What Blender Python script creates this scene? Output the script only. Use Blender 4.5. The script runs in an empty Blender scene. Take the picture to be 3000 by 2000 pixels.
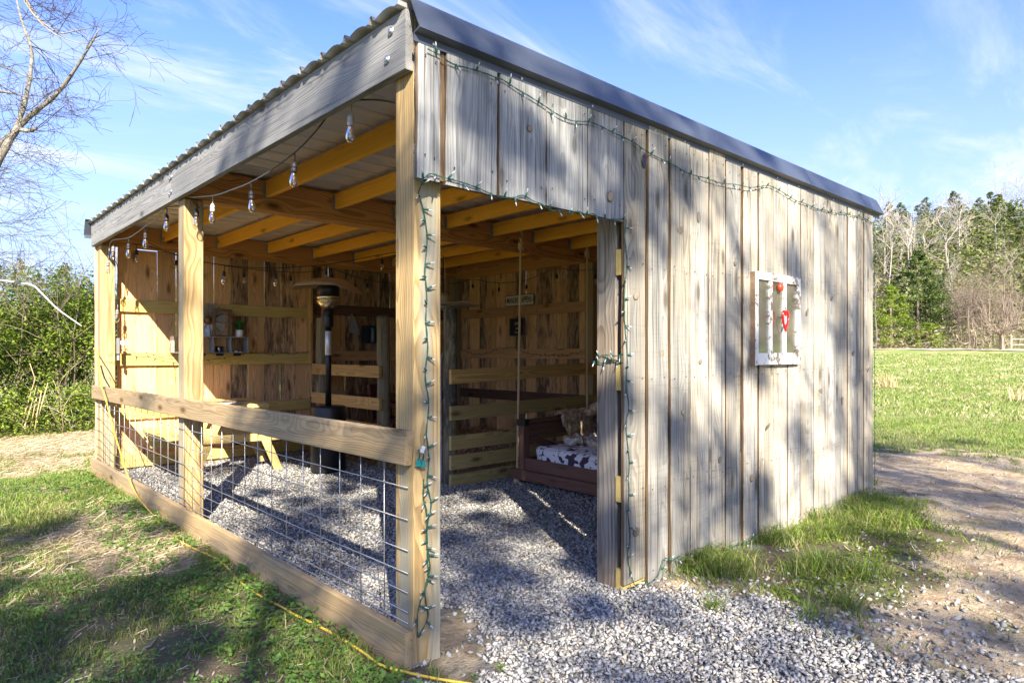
import bpy, math, random
import numpy as np
from mathutils import Matrix, Vector
R_ = random.Random(7)
NP = np.random.RandomState(7)
sc = bpy.context.scene
COL = sc.collection

# ------------------------------------------------------------------ camera
cd = bpy.data.cameras.new('camera'); cam = bpy.data.objects.new('camera', cd); COL.objects.link(cam)
FWD = Vector((.678, .735, 0)).normalized()
cam.location = (-1.553, -2.282, 1.30)
cam.rotation_euler = (math.pi/2, 0, math.atan2(-FWD.x, FWD.y))
cd.sensor_width = 36.0; cd.lens = 1936/3000*36.0
cd.shift_y = 36/3000.; cd.clip_start = .05; cd.clip_end = 900
sc.camera = cam
# ------------------------------------------------------------------ light
SUND = Vector((.57, 1.0, -.76)).normalized()      # travel direction of sunlight
SUN_EL = math.asin(-SUND.z); 
sun = bpy.data.lights.new('sun', 'SUN'); sun.energy = 3.9; sun.angle = math.radians(.53); sun.color = (1, .93, .80)
so = bpy.data.objects.new('sun', sun); COL.objects.link(so)
so.rotation_euler = SUND.to_track_quat('-Z', 'Y').to_euler()
w = bpy.data.worlds.new('World'); sc.world = w; w.use_nodes = True
sc.view_settings.view_transform = 'Standard'; sc.view_settings.look = 'None'
sc.view_settings.exposure = 2.22; sc.view_settings.gamma = 1.0; sc.view_settings.use_curve_mapping = False
sc.cycles.max_bounces = 10; sc.cycles.diffuse_bounces = 8; sc.cycles.transparent_max_bounces = 12
sc.cycles.sample_clamp_indirect = 6.0; sc.cycles.use_denoising = True


class G:
    """tiny node-graph helper"""
    def __init__(s, tree):
        s.t = tree; s.N = tree.nodes; s.L = tree.links
    def n(s, typ, ins=None, **kw):
        nd = s.N.new(typ)
        for k, v in kw.items(): setattr(nd, k, v)
        for k, v in (ins or {}).items():
            so_ = nd.inputs[k]
            if isinstance(v, bpy.types.NodeSocket): s.L.new(v, so_)
            elif isinstance(v, (tuple, list)) and len(v) == 3 and so_.type == 'RGBA': so_.default_value = (*v, 1)
            else: so_.default_value = v
        return nd
    def m(s, op, a, b=0., c=None, clamp=False):
        nd = s.N.new('ShaderNodeMath'); nd.operation = op; nd.use_clamp = clamp
        for i, v in enumerate([a, b] + ([c] if c is not None else [])):
            if isinstance(v, bpy.types.NodeSocket): s.L.new(v, nd.inputs[i])
            else: nd.inputs[i].default_value = v
        return nd.outputs[0]
    def vm(s, op, a, b):
        nd = s.N.new('ShaderNodeVectorMath'); nd.operation = op
        for i, v in enumerate([a, b]):
            if isinstance(v, bpy.types.NodeSocket): s.L.new(v, nd.inputs[i])
            else: nd.inputs[i].default_value = v
        return nd.outputs[0]
    def mix(s, f, a, b, blend='MIX'):
        nd = s.N.new('ShaderNodeMix'); nd.data_type = 'RGBA'; nd.blend_type = blend
        for i, v in ((0, f), (6, a), (7, b)):
            if isinstance(v, bpy.types.NodeSocket): s.L.new(v, nd.inputs[i])
            elif isinstance(v, (tuple, list)): nd.inputs[i].default_value = (*v, 1) if len(v) == 3 else v
            else: nd.inputs[i].default_value = v
        return nd.outputs[2]
    def ss(s, v, lo, hi):
        nd = s.n('ShaderNodeMapRange', {0: v, 1: lo, 2: hi, 3: 0., 4: 1.}, interpolation_type='SMOOTHSTEP')
        return nd.outputs[0]
    def noise(s, vec, scale=1., detail=3., rough=.55, dist=0.):
        return s.n('ShaderNodeTexNoise', {'Vector': vec, 'Scale': scale, 'Detail': detail, 'Roughness': rough, 'Distortion': dist})
    def comb(s, x, y, z):
        return s.n('ShaderNodeCombineXYZ', {0: x, 1: y, 2: z}).outputs[0]


g = G(w.node_tree)
bg = w.node_tree.nodes['Background']
sky = g.n('ShaderNodeTexSky', sky_type='NISHITA', sun_disc=False, sun_elevation=SUN_EL,
          sun_rotation=math.atan2(-SUND.x, -SUND.y), altitude=200, air_density=1.0, dust_density=1.2, ozone_density=3.0)
tc = g.n('ShaderNodeTexCoord').outputs['Generated']
sx = g.n('ShaderNodeSeparateXYZ', {0: tc}); zc = g.m('MAXIMUM', sx.outputs[2], .04)
pz = g.m('ADD', zc, .18)
pv = g.comb(g.m('DIVIDE', sx.outputs[0], pz), g.m('DIVIDE', sx.outputs[1], pz), 0.)
st = g.n('ShaderNodeMapping', {'Vector': pv, 'Rotation': (0, 0, math.radians(-38)), 'Scale': (.55, 1.9, 1)}).outputs[0]
c1 = g.noise(st, 1.7, 7, .62, .7).outputs[0]; c2 = g.noise(pv, .7, 3, .5, 0).outputs[0]
cl = g.m('MULTIPLY', g.ss(c1, .44, .74), g.ss(c2, .34, .60))
tint = g.mix(1.0, sky.outputs[0], (.34, .435, .76), 'MULTIPLY')
bri = g.m('MULTIPLY', cl, .85)
grad = g.ss(zc, .55, .0)
whit = g.n('ShaderNodeVectorMath', {0: (8.2, 8.9, 10.6)}, operation='SCALE'); whit.inputs['Scale'].default_value = 1.0
skyc = g.mix(g.m('MULTIPLY', grad, .80), tint, (1.50, 1.78, 2.2))
skyc = g.mix(bri, skyc, (2.05, 2.18, 2.5))
w.node_tree.links.new(skyc, bg.inputs[0]); bg.inputs[1].default_value = 0.12

# ------------------------------------------------------------------ materials
def newmat(name):
    m = bpy.data.materials.new(name); m.use_nodes = True
    return m, G(m.node_tree), m.node_tree.nodes['Principled BSDF']

def simple(name, col, rough=.6, metal=0., noise_amt=.15, nscale=20., bump=0., spec=.5, trans=0.):
    m, g, b = newmat(name)
    co = g.n('ShaderNodeTexCoord').outputs['Object']
    nz = g.noise(co, nscale, 4).outputs[0]
    k = g.m('MULTIPLY_ADD', nz, noise_amt*2, 1-noise_amt)
    c = g.n('ShaderNodeVectorMath', {0: col}, operation='SCALE'); g.L.new(k, c.inputs['Scale'])
    g.L.new(c.outputs[0], b.inputs['Base Color'])
    b.inputs['Roughness'].default_value = rough; b.inputs['Metallic'].default_value = metal
    b.inputs['Specular IOR Level'].default_value = spec
    b.inputs['Transmission Weight'].default_value = trans
    if bump:
        bp = g.n('ShaderNodeBump', {'Height': nz, 'Strength': bump, 'Distance': .01})
        g.L.new(bp.outputs[0], b.inputs['Normal'])
    return m

def wood(name, early, late, ring=.011, ringamt=.7, knots=1.0, weather=None, wamt=0., blotch=None, bthr=.5,
         saw=0., var=.25, streak=.35, rough=.75, blue=None, crack=0.):
    """grain follows the local X axis of every plank; rings are nested arches round a slanted pith"""
    m, g, b = newmat(name)
    ob = g.n('ShaderNodeTexCoord').outputs['Object']
    rnd = g.n('ShaderNodeObjectInfo').outputs['Random']
    r2 = g.m('FRACT', g.m('MULTIPLY', rnd, 17.31)); r3 = g.m('FRACT', g.m('MULTIPLY', rnd, 53.7)); r4 = g.m('FRACT', g.m('MULTIPLY', rnd, 91.3))
    s = g.n('ShaderNodeSeparateXYZ', {0: ob})
    X = g.m('MULTIPLY_ADD', r2, 40., s.outputs[0]); Y = s.outputs[1]; Z = s.outputs[2]
    off = g.m('MULTIPLY', r3, 13.)
    lowv = g.comb(g.m('MULTIPLY', X, 1.3), g.m('MULTIPLY', Y, 3.), g.m('MULTIPLY_ADD', Z, 3., off))
    n1 = g.noise(lowv, 1., 2).outputs[0]
    lowv2 = g.comb(g.m('MULTIPLY_ADD', X, 1.1, 9.), g.m('MULTIPLY', Y, 2.), g.m('ADD', Z, off))
    n2 = g.noise(lowv2, 1., 2).outputs[0]
    # knots
    kv = g.comb(g.m('MULTIPLY', X, 1.5), g.m('MULTIPLY_ADD', Y, 4.5, off), 0.)
    vo = g.n('ShaderNodeTexVoronoi', {'Vector': kv, 'Scale': 1., 'Randomness': 1.}, voronoi_dimensions='2D')
    kd = vo.outputs['Distance']
    khalo = g.ss(kd, .30, .02); 
    yy = g.m('ADD', Y, g.m('MULTIPLY_ADD', r4, .12, -.06)); yy = g.m('ADD', yy, g.m('MULTIPLY_ADD', n1, .07, -.035))
    zz = g.m('ADD', Z, g.m('MULTIPLY_ADD', n2, .085, .005))
    rr = g.m('SQRT', g.m('ADD', g.m('MULTIPLY', yy, yy), g.m('MULTIPLY', zz, zz)))
    rr = g.m('ADD', rr, g.m('MULTIPLY', khalo, .022*knots))
    ph = g.m('MULTIPLY', rr, 1./ring)
    fr = g.m('FRACT', ph)
    rg = g.m('MULTIPLY', g.ss(fr, .25, .92), g.ss(fr, 1.0, .93))
    fine = g.noise(g.comb(g.m('MULTIPLY', X, 3.), g.m('MULTIPLY', Y, 150.), g.m('MULTIPLY', Z, 150.)), 1., 3, .7).outputs[0]
    mid = g.noise(g.comb(g.m('MULTIPLY', X, .9), g.m('MULTIPLY', Y, 22.), g.m('MULTIPLY', Z, 22.)), 1., 3, .6).outputs[0]
    col = g.mix(g.m('MULTIPLY', rg, ringamt), early, late)
    k = g.m('MULTIPLY_ADD', g.m('SUBTRACT', fine, .5), streak*1.6, 1.)
    k = g.m('ADD', k, g.m('MULTIPLY', g.m('SUBTRACT', mid, .5), streak*2.))
    k = g.m('MULTIPLY', k, g.m('MULTIPLY_ADD', rnd, var*2, 1-var))
    if crack:
        cn = g.noise(g.comb(g.m('MULTIPLY', X, 1.1), g.m('MULTIPLY', Y, 48.), g.m('MULTIPLY_ADD', Z, 48., off)), 1., 3, .6).outputs[0]
        k = g.m('MULTIPLY', k, g.m('MULTIPLY_ADD', g.ss(cn, .53, .70), -crack, 1.))
    if saw:
        sw = g.noise(g.comb(g.m('MULTIPLY', X, 75.), g.m('MULTIPLY', Y, 4.), off), 1., 2, .6).outputs[0]
        sm = g.m('MULTIPLY', g.ss(sw, .5, .7), g.ss(g.noise(ob, 3., 2).outputs[0], .35, .6))
        k = g.m('MULTIPLY', k, g.m('MULTIPLY_ADD', sm, saw, 1.))
    vs = g.n('ShaderNodeVectorMath', {0: col}, operation='SCALE'); g.L.new(k, vs.inputs['Scale']); col = vs.outputs[0]
    if weather:
        wn = g.m('ADD', g.noise(g.comb(g.m('MULTIPLY', X, .8), g.m('MULTIPLY', Y, 5.), Z), 1., 4).outputs[0], g.m('MULTIPLY_ADD', r4, .2, -.1))
        vs2 = g.n('ShaderNodeVectorMath', {0: weather}, operation='SCALE'); g.L.new(g.m('MULTIPLY', k, g.m('MULTIPLY_ADD', rg, -.25, 1.1)), vs2.inputs['Scale'])
        col = g.mix(g.m('MULTIPLY', g.ss(wn, .35, .62), wamt), col, vs2.outputs[0])
    if blue:
        bn = g.noise(g.comb(g.m('MULTIPLY_ADD', X, .35, 5.), g.m('MULTIPLY', Y, 9.), g.m('MULTIPLY', Z, 9.)), 1., 3).outputs[0]
        col = g.mix(g.m('MULTIPLY', g.ss(bn, .46, .62), .7), col, blue)
    if blotch:
        bn = g.m('ADD', g.m('MULTIPLY', g.noise(g.comb(g.m('MULTIPLY', X, 6.), g.m('MULTIPLY', Y, 34.), g.m('ADD', Z, off)), 1., 6, .72).outputs[0], .6), g.m('MULTIPLY', g.noise(g.comb(g.m('MULTIPLY', X, 1.1), g.m('MULTIPLY', Y, 6.), g.m('ADD', Z, off)), 1., 3, .6).outputs[0], .4))
        bm = g.ss(bn, bthr-.04, bthr+.12)
        col = g.mix(g.m('MULTIPLY', bm, .85), col, blotch)
    # knots: small dark eye on some cells only
    csel = g.m('GREATER_THAN', g.n('ShaderNodeSeparateColor', {0: vo.outputs['Color']}).outputs[0], 1-.5*min(1., knots))
    kc = g.m('MULTIPLY', g.m('MULTIPLY', g.ss(kd, .085, .05), csel), min(1., knots))
    rim = g.m('MULTIPLY', g.m('MULTIPLY', g.ss(kd, .17, .07), csel), .7*min(1., knots))
    dk = tuple(x*.35 for x in late)
    col = g.mix(rim, col, tuple(x*.7 for x in late)); col = g.mix(g.m('MULTIPLY', kc, .8), col, dk)
    # nail heads / checks come from fine noise
    g.L.new(col, b.inputs['Base Color'])
    b.inputs['Roughness'].default_value = rough; b.inputs['Specular IOR Level'].default_value = .25
    hh = g.m('ADD', g.m('MULTIPLY', rg, -.5), g.m('ADD', fine, g.m('MULTIPLY', mid, 1.2)))
    bp = g.n('ShaderNodeBump', {'Height': hh, 'Strength': .35, 'Distance': .004}); g.L.new(bp.outputs[0], b.inputs['Normal'])
    return m

M_post = wood('treated_post_wood', (.41, .285, .13), (.21, .13, .05), ring=.011, ringamt=.7, knots=.6, blue=(.255, .265, .22), var=.08, streak=.45, crack=.2)
M_rail = wood('treated_rail_wood', (.44, .30, .145), (.27, .17, .075), ring=.008, ringamt=.55, knots=1., weather=(.30, .255, .185), wamt=.35, var=.08, streak=.4, crack=.25)
M_beamgrey = wood('weathered_beam_wood', (.29, .28, .26), (.15, .145, .135), ring=.009, crack=.45, ringamt=.5, knots=.9, weather=(.205, .20, .195), wamt=.7, var=.06, streak=.45)
M_girt = wood('yellow_treated_girt_wood', (.50, .37, .125), (.34, .235, .07), ring=.012, ringamt=.6, knots=.8, var=.1, streak=.2)
M_stall = wood('stall_rail_wood', (.55, .35, .125), (.34, .195, .06), ring=.012, ringamt=.75, knots=.9, var=.12, streak=.25)
M_stallg = wood('green_stall_rail_wood', (.44, .34, .14), (.27, .20, .07), ring=.012, ringamt=.65, knots=.9, var=.15, streak=.25)
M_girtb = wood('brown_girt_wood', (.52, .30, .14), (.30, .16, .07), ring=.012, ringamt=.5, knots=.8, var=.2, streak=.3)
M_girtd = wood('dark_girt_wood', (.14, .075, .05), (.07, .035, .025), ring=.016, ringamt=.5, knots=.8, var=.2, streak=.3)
M_purlin = wood('amber_purlin_wood', (.88, .43, .045), (.64, .27, .025), ring=.014, ringamt=.45, knots=.7, var=.07, streak=.15)
M_beambr = wood('brown_beam_wood', (.62, .30, .095), (.31, .13, .04), ring=.013, ringamt=.75, knots=1., var=.08, streak=.25)
M_side = wood('sawn_siding_wood', (.36, .315, .235), (.16, .132, .095), ring=.012, ringamt=.6, knots=.8, weather=(.25, .245, .225), wamt=.8, saw=-.16, var=.27, streak=.5, crack=.58)
M_sideold = wood('grey_weathered_siding_wood', (.32, .31, .285), (.15, .145, .13), ring=.012, ringamt=.45, knots=.7, weather=(.22, .22, .215), wamt=.85, var=.12, streak=.7, crack=.65, blotch=(.13, .12, .12), bthr=.58)
M_raw = wood('raw_sawn_edge_wood', (.17, .11, .06), (.09, .055, .03), ring=.01, ringamt=.5, knots=.2, var=.1, streak=.9)
M_inb = wood('brown_wall_board_wood', (.68, .41, .19), (.42, .225, .095), ring=.013, ringamt=.6, knots=.9, var=.22, streak=.4, blotch=(.10, .065, .04), bthr=.56)
M_ind = wood('black_stained_wall_board_wood', (.54, .34, .18), (.28, .165, .08), ring=.013, ringamt=.5, knots=.8, var=.25, streak=.6, blotch=(.045, .036, .03), bthr=.47)
M_round = wood('round_post_wood', (.25, .20, .12), (.12, .10, .06), ring=.02, ringamt=.5, knots=.7, var=.1, streak=.8, blotch=(.06, .055, .05), bthr=.56)
M_rounddk = wood('blackened_round_post_wood', (.26, .21, .13), (.12, .09, .05), ring=.02, ringamt=.5, knots=.5, var=.1, streak=1., blotch=(.035, .035, .035), bthr=.47)
M_oldpost = wood('aged_door_post_wood', (.28, .20, .125), (.11, .07, .042), crack=.6, ring=.014, ringamt=.7, knots=1., weather=(.24, .23, .21), wamt=.7, var=.08, streak=.6)
M_bedwood = wood('dark_red_stained_wood', (.17, .085, .06), (.10, .045, .032), ring=.015, ringamt=.4, knots=.4, var=.15, streak=.4, rough=.45)
M_table = wood('picnic_table_wood', (.58, .42, .16), (.38, .25, .08), ring=.012, ringamt=.55, knots=.6, var=.1, streak=.2)

M_metal = simple('galvanised_metal', (.52, .54, .55), .38, .9, .12, 30)
M_hanger = simple('dull_galvanised_hanger', (.30, .30, .30), .55, .5, .2, 30)
M_wire = simple('galvanised_wire', (.42, .41, .39), .45, .6, .15, 40)
M_trim = simple('slate_blue_painted_trim', (.058, .068, .088), .42, .2, .05, 3, spec=.6)
M_roof = simple('galvalume_roof_sheet', (.60, .58, .56), .38, .25, .12, 2.)
M_roofout = simple('shade_dark_roof_top', (.13, .13, .125), .5, .3, .2, 3.)  # dark tone puts the shade of the sheet edges into the colour
M_black = simple('black_painted_metal', (.015, .015, .017), .38, .2, .1, 30)
M_blackmat = simple('matt_black_rubber', (.018, .018, .02), .6, 0, .1, 40)
M_litcord = simple('sunlit_grey_cord', (.34, .33, .31), .6, 0, .15, 60)  # the cord is black; this grey copy has sunlight put into its colour
M_green = simple('green_cord_plastic', (.015, .075, .05), .45, 0, .15, 60)
M_bronze = simple('bronze_reflector', (.62, .50, .36), .3, .7, .12, 6)
M_chrome = simple('brass_toned_steel', (.75, .62, .38), .22, .95, .05, 20)
M_silver = simple('silver_label_sleeve', (.62, .63, .66), .38, .5, .08, 60)
M_white = simple('white_ceramic', (.80, .79, .77), .3, 0, .04, 8)
M_paper = simple('white_paper', (.75, .74, .72), .6, 0, .05, 8)
M_cordy = simple('yellow_extension_cord', (.62, .42, .05), .55, 0, .1, 40)
M_red = simple('glossy_orange_red_plastic', (.80, .055, .018), .22, 0, .05, 10)
M_heart = simple('glossy_dark_red_plastic', (.62, .010, .012), .18, 0, .05, 10)
M_chair = simple('dark_red_chair_plastic', (.075, .006, .012), .4, 0, .1, 10)
M_teal = simple('teal_plug_plastic', (.01, .20, .20), .4, 0, .1, 10)
M_fan = simple('cream_fan_enamel', (.46, .41, .32), .5, 0, .15, 12)
M_tin = simple('aged_tin', (.34, .37, .40), .45, .35, .35, 14)
M_rust = simple('rusted_tin', (.24, .12, .05), .6, .4, .3, 25)
M_rope = simple('manila_rope', (.56, .41, .22), .9, 0, .3, 200, bump=.4)
M_fil = simple('bulb_filament', (.75, .45, .15), .4, .5, 0., 5)
M_orange = simple('orange_lighter_plastic', (.80, .16, .02), .4)
M_slate = simple('chalkboard_slate', (.012, .012, .014), .7, 0, .3, 8)
M_chalk = simple('chalk_writing', (.62, .62, .60), .9)
M_cream = simple('cream_sign_enamel', (.62, .58, .46), .4, 0, .08, 10)
M_ink = simple('black_sign_lettering', (.02, .02, .02), .5)
M_pipe = simple('grey_conduit', (.30, .32, .34), .5, .2, .1, 10)
M_dark = simple('dark_navy_plastic', (.02, .03, .04), .4, 0, .1, 20)
M_bluebot = simple('blue_grey_plastic', (.06, .12, .15), .3, 0, .1, 20)
M_socket = simple('grey_socket_rubber', (.17, .165, .16), .65, 0, .3, 60)  # mid grey for a few sockets and the adaptor body
M_bark = simple('pale_lichen_bark', (.19, .17, .135), .9, 0, .8, 14, bump=.5)
M_twig = simple('brown_twig_bark', (.055, .045, .035), .9, 0, .3, 12)
M_drystalk = simple('dry_stalk_cane', (.42, .31, .17), .8, 0, .2, 20)
M_far = simple('grey_far_bark', (.33, .285, .235), .9, 0, .3, 2)
M_farbr = simple('brown_far_bark', (.20, .15, .11), .9, 0, .3, 2)

def glass(name, tint=(1, 1, 1), gloss=.10, col=None, haze=0.):
    m, g, b = newmat(name)
    tr = g.n('ShaderNodeBsdfTransparent', {'Color': tint}); gl = g.n('ShaderNodeBsdfGlossy', {'Color': (1, 1, 1), 'Roughness': .03})
    fr = g.n('ShaderNodeLayerWeight', {'Blend': .35})
    f = g.m('MULTIPLY_ADD', fr.outputs['Fresnel'], .75, gloss, clamp=True)
    mx = g.n('ShaderNodeMixShader', {0: f, 1: tr.outputs[0], 2: gl.outputs[0]})
    out = mx
    if haze:
        df = g.n('ShaderNodeBsdfDiffuse', {'Color': col or (.6, .6, .55)})
        nz = g.ss(g.noise(g.n('ShaderNodeTexCoord').outputs['Object'], 6., 4).outputs[0], .2, .8)
        out = g.n('ShaderNodeMixShader', {0: g.m('MULTIPLY', nz, haze), 1: mx.outputs[0], 2: df.outputs[0]})
    g.L.new(out.outputs[0], g.N['Material Output'].inputs[0])
    return m
M_glass = glass('clear_bulb_glass', (.97, .95, .90), .08)
M_pane = glass('dusty_window_glass', (.86, .90, .88), .05, (.36, .31, .23), .28)
M_jar = glass('smoked_jar_glass', (.35, .38, .42), .12)
M_tip = simple('clear_plastic_bulb_tip', (.46, .49, .50), .15, 0, .05, 20)

def whitepaint():
    m, g, b = newmat('peeling_white_paint')
    ob = g.n('ShaderNodeTexCoord').outputs['Object']
    n = g.noise(ob, 24., 6, .7).outputs[0]; n2 = g.noise(ob, 5., 2).outputs[0]
    f = g.ss(g.m('ADD', n, g.m('MULTIPLY', n2, .35)), .725, .755)
    c = g.mix(f, (.60, .59, .55), (.17, .13, .09)); g.L.new(c, b.inputs['Base Color']); b.inputs['Roughness'].default_value = .6
    bp = g.n('ShaderNodeBump', {'Height': f, 'Strength': -.5, 'Distance': .003}); g.L.new(bp.outputs[0], b.inputs['Normal'])
    return m
M_wpaint = whitepaint()

def cow():
    m, g, b = newmat('cow_print_fabric')
    ob = g.n('ShaderNodeTexCoord').outputs['Object']
    wv = g.noise(ob, 14., 3, .6).outputs['Color']
    v = g.vm('ADD', ob, g.vm('MULTIPLY', wv, (.05, .05, .05)))
    a = g.noise(v, 9.5, 1.5, .4).outputs[0]; a2 = g.noise(v, 26., 1., .4).outputs[0]
    f = g.m('MAXIMUM', g.ss(a, .555, .57), g.ss(a2, .66, .675))
    c = g.mix(f, (.70, .68, .72), (.055, .03, .06)); g.L.new(c, b.inputs['Base Color']); b.inputs['Roughness'].default_value = .85
    n = g.noise(ob, 5., 3).outputs[0]
    bp = g.n('ShaderNodeBump', {'Height': n, 'Strength': .35, 'Distance': .05}); g.L.new(bp.outputs[0], b.inputs['Normal'])
    return m
M_cow = cow()

def fur(name, a, bcol):
    m, g, b = newmat(name)
    ob = g.n('ShaderNodeTexCoord').outputs['Object']
    vo = g.n('ShaderNodeTexVoronoi', {'Vector': ob, 'Scale': 26.}, feature='SMOOTH_F1')
    n = g.noise(ob, 60., 4).outputs[0]
    c = g.mix(g.ss(g.m('ADD', vo.outputs[0], g.m('MULTIPLY', n, .4)), .3, .9), a, bcol); g.L.new(c, b.inputs['Base Color'])
    b.inputs['Roughness'].default_value = .95
    bp = g.n('ShaderNodeBump', {'Height': g.m('SUBTRACT', n, vo.outputs[0]), 'Strength': .9, 'Distance': .02}); g.L.new(bp.outputs[0], b.inputs['Normal'])
    return m
M_fur = fur('tan_fleece', (.66, .54, .38), (.36, .24, .13))
M_furw = fur('cream_fleece', (.74, .69, .60), (.42, .33, .25))

def leafmat(name, a, b2, c3=None, transl=.45, rough=.6):
    m, g, b = newmat(name)
    ri = g.n('ShaderNodeNewGeometry').outputs['Random Per Island']
    c = g.mix(ri, a, b2)
    if c3: c = g.mix(g.ss(g.m('FRACT', g.m('MULTIPLY', ri, 13.7)), .72, .76), c, c3)
    nz = g.noise(g.n('ShaderNodeNewGeometry').outputs['Position'], 1.1, 3).outputs[0]
    vs = g.n('ShaderNodeVectorMath', {0: c}, operation='SCALE'); g.L.new(g.m('MULTIPLY_ADD', nz, .9, .55), vs.inputs['Scale']); c = vs.outputs[0]
    g.L.new(c, b.inputs['Base Color']); b.inputs['Roughness'].default_value = rough; b.inputs['Specular IOR Level'].default_value = .3
    tl = g.n('ShaderNodeBsdfTranslucent'); g.L.new(c, tl.inputs[0])
    mx = g.n('ShaderNodeMixShader', {0: transl}); g.L.new(b.outputs[0], mx.inputs[1]); g.L.new(tl.outputs[0], mx.inputs[2])
    g.L.new(mx.outputs[0], g.N['Material Output'].inputs[0])
    return m
M_grass = leafmat('fresh_grass_blades', (.125, .22, .03), (.23, .30, .045), (.38, .33, .15))
M_grassc = leafmat('cool_grass_blades', (.12, .19, .038), (.24, .30, .055), (.42, .36, .17))
M_weed = leafmat('clover_weed_leaves', (.11, .21, .045), (.21, .33, .065))
M_straw = leafmat('dry_straw', (.58, .47, .28), (.40, .30, .17), (.70, .61, .43), .15, .7)
M_priv = leafmat('privet_leaves', (.13, .20, .025), (.30, .37, .045), (.05, .08, .015))
M_pine = leafmat('pine_needles', (.062, .10, .022), (.135, .18, .038), (.05, .075, .022), .3)
M_pinel = leafmat('light_pine_needles', (.13, .17, .038), (.23, .255, .06), (.075, .10, .025), .35)
M_lime = leafmat('bright_spring_leaves', (.17, .25, .025), (.31, .38, .045), (.11, .16, .02))
M_twigf = leafmat('far_bare_twigs', (.24, .19, .15), (.38, .32, .25), (.16, .12, .09), .1)
M_scrub = leafmat('woodland_floor_scrub', (.30, .24, .165), (.21, .22, .075), (.37, .30, .22), .2)
M_plant = leafmat('houseplant_leaves', (.025, .15, .02), (.06, .27, .03), None, .3)
M_shavings = leafmat('wood_shavings', (.45, .29, .15), (.58, .40, .22), (.30, .18, .09), .05)

def stonemat():
    m, g, b = newmat('crushed_granite')
    ri = g.n('ShaderNodeNewGeometry').outputs['Random Per Island']
    pos = g.n('ShaderNodeNewGeometry').outputs['Position']
    n = g.noise(pos, 90., 4, .7).outputs[0]
    c = g.mix(ri, (.115, .112, .106), (.45, .43, .395))
    c = g.mix(g.ss(g.m('FRACT', g.m('MULTIPLY', ri, 31.7)), .90, .93), c, (.46, .38, .28))
    vs = g.n('ShaderNodeVectorMath', {0: c}, operation='SCALE'); g.L.new(g.m('MULTIPLY_ADD', n, .8, .6), vs.inputs['Scale'])
    g.L.new(vs.outputs[0], b.inputs['Base Color']); b.inputs['Roughness'].default_value = .85
    return m
M_stone = stonemat()

# ------------------------------------------------------------------ object helpers
WM = {}
def setup(o, parent=None, M=None):
    COL.objects.link(o)
    M = M or Matrix.Identity(4)
    WM[o] = M
    if parent is not None:
        o.parent = parent; o.matrix_basis = WM[parent].inverted() @ M
    else: o.matrix_basis = M
    return o
def thing(name, label, cat, loc=(0, 0, 0), rz=0., group=None):
    o = bpy.data.objects.new(name, None); o.empty_display_size = .1
    setup(o, None, Matrix.Translation(loc) @ Matrix.Rotation(rz, 4, 'Z'))
    o['label'] = label; o['category'] = cat
    if group: o['group'] = group
    return o
def tag(o, label, cat, group=None):
    o['label'] = label; o['category'] = cat
    if group: o['group'] = group
    return o
def mk(name, V, Fc, mat, parent=None, M=None, smooth=False, mats=None, mi=None):
    me = bpy.data.meshes.new(name); me.from_pydata([tuple(map(float, v)) for v in V], [], [tuple(int(i) for i in f) for f in Fc])
    for m_ in (mats or [mat]): me.materials.append(m_)
    if mi is not None: me.polygons.foreach_set('material_index', mi)
    if smooth: me.polygons.foreach_set('use_smooth', [True]*len(me.polygons))
    me.update()
    return setup(bpy.data.objects.new(name, me), parent, M)
def mktri(name, V, T, mat, parent=None, M=None, mats=None, mi=None):
    V = np.asarray(V, np.float32).reshape(-1, 3); T = np.asarray(T, np.int32).reshape(-1, 3)
    me = bpy.data.meshes.new(name); me.vertices.add(len(V)); me.vertices.foreach_set('co', V.ravel())
    me.loops.add(T.size); me.loops.foreach_set('vertex_index', T.ravel())
    me.polygons.add(len(T)); me.polygons.foreach_set('loop_start', np.arange(0, T.size, 3, dtype=np.int32))
    try: me.polygons.foreach_set('loop_total', np.full(len(T), 3, dtype=np.int32))
    except Exception: pass
    for m_ in (mats or [mat]): me.materials.append(m_)
    if mi is not None: me.polygons.foreach_set('material_index', np.asarray(mi, np.int32))
    me.update(calc_edges=True)
    return setup(bpy.data.objects.new(name, me), parent, M)
def inst(name, me, parent, M):
    return setup(bpy.data.objects.new(name, me), parent, M)

def frame(p0, p1, up=(0, 0, 1)):
    """local X along p0->p1, local Z ~ up (thickness), local Y = width"""
    p0 = Vector(p0); p1 = Vector(p1); x = (p1-p0).normalized(); up = Vector(up)
    y = up.cross(x).normalized(); z = x.cross(y)
    M = Matrix((( x.x, y.x, z.x, p0.x), (x.y, y.y, z.y, p0.y), (x.z, y.z, z.z, p0.z), (0, 0, 0, 1)))
    return M, (p1-p0).length
def plank_geo(L, w, t, seg=1, jit=0., ch=.0035, seed=0, bow=0., cut0=0., cut1=0.):
    rr = random.Random(seed); V = []; Fc = []
    for i in range(seg+1):
        f = i/seg; x = f*L
        a = w/2 + (rr.uniform(-jit, jit) if 0 < i < seg else 0); b_ = w/2 + (rr.uniform(-jit, jit) if 0 < i < seg else 0)
        zb = bow*math.sin(f*math.pi)
        c = min(ch, t*.3)
        for (yy, zz) in ((-a+c, -t/2), (b_-c, -t/2), (b_, -t/2+c), (b_, t/2-c), (b_-c, t/2), (-a+c, t/2), (-a, t/2-c), (-a, -t/2+c)):
            dx = 0
            if i == 0: dx = cut0*yy/w
            if i == seg: dx = cut1*yy/w
            V.append((x+dx, yy, zz+zb))
    for i in range(seg):
        for k in range(8):
            Fc.append((i*8+k, i*8+(k+1) % 8, (i+1)*8+(k+1) % 8, (i+1)*8+k))
    Fc.append(tuple(range(7, -1, -1))); Fc.append(tuple(seg*8+k for k in range(8)))
    return V, Fc
_seed = [0]
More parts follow.
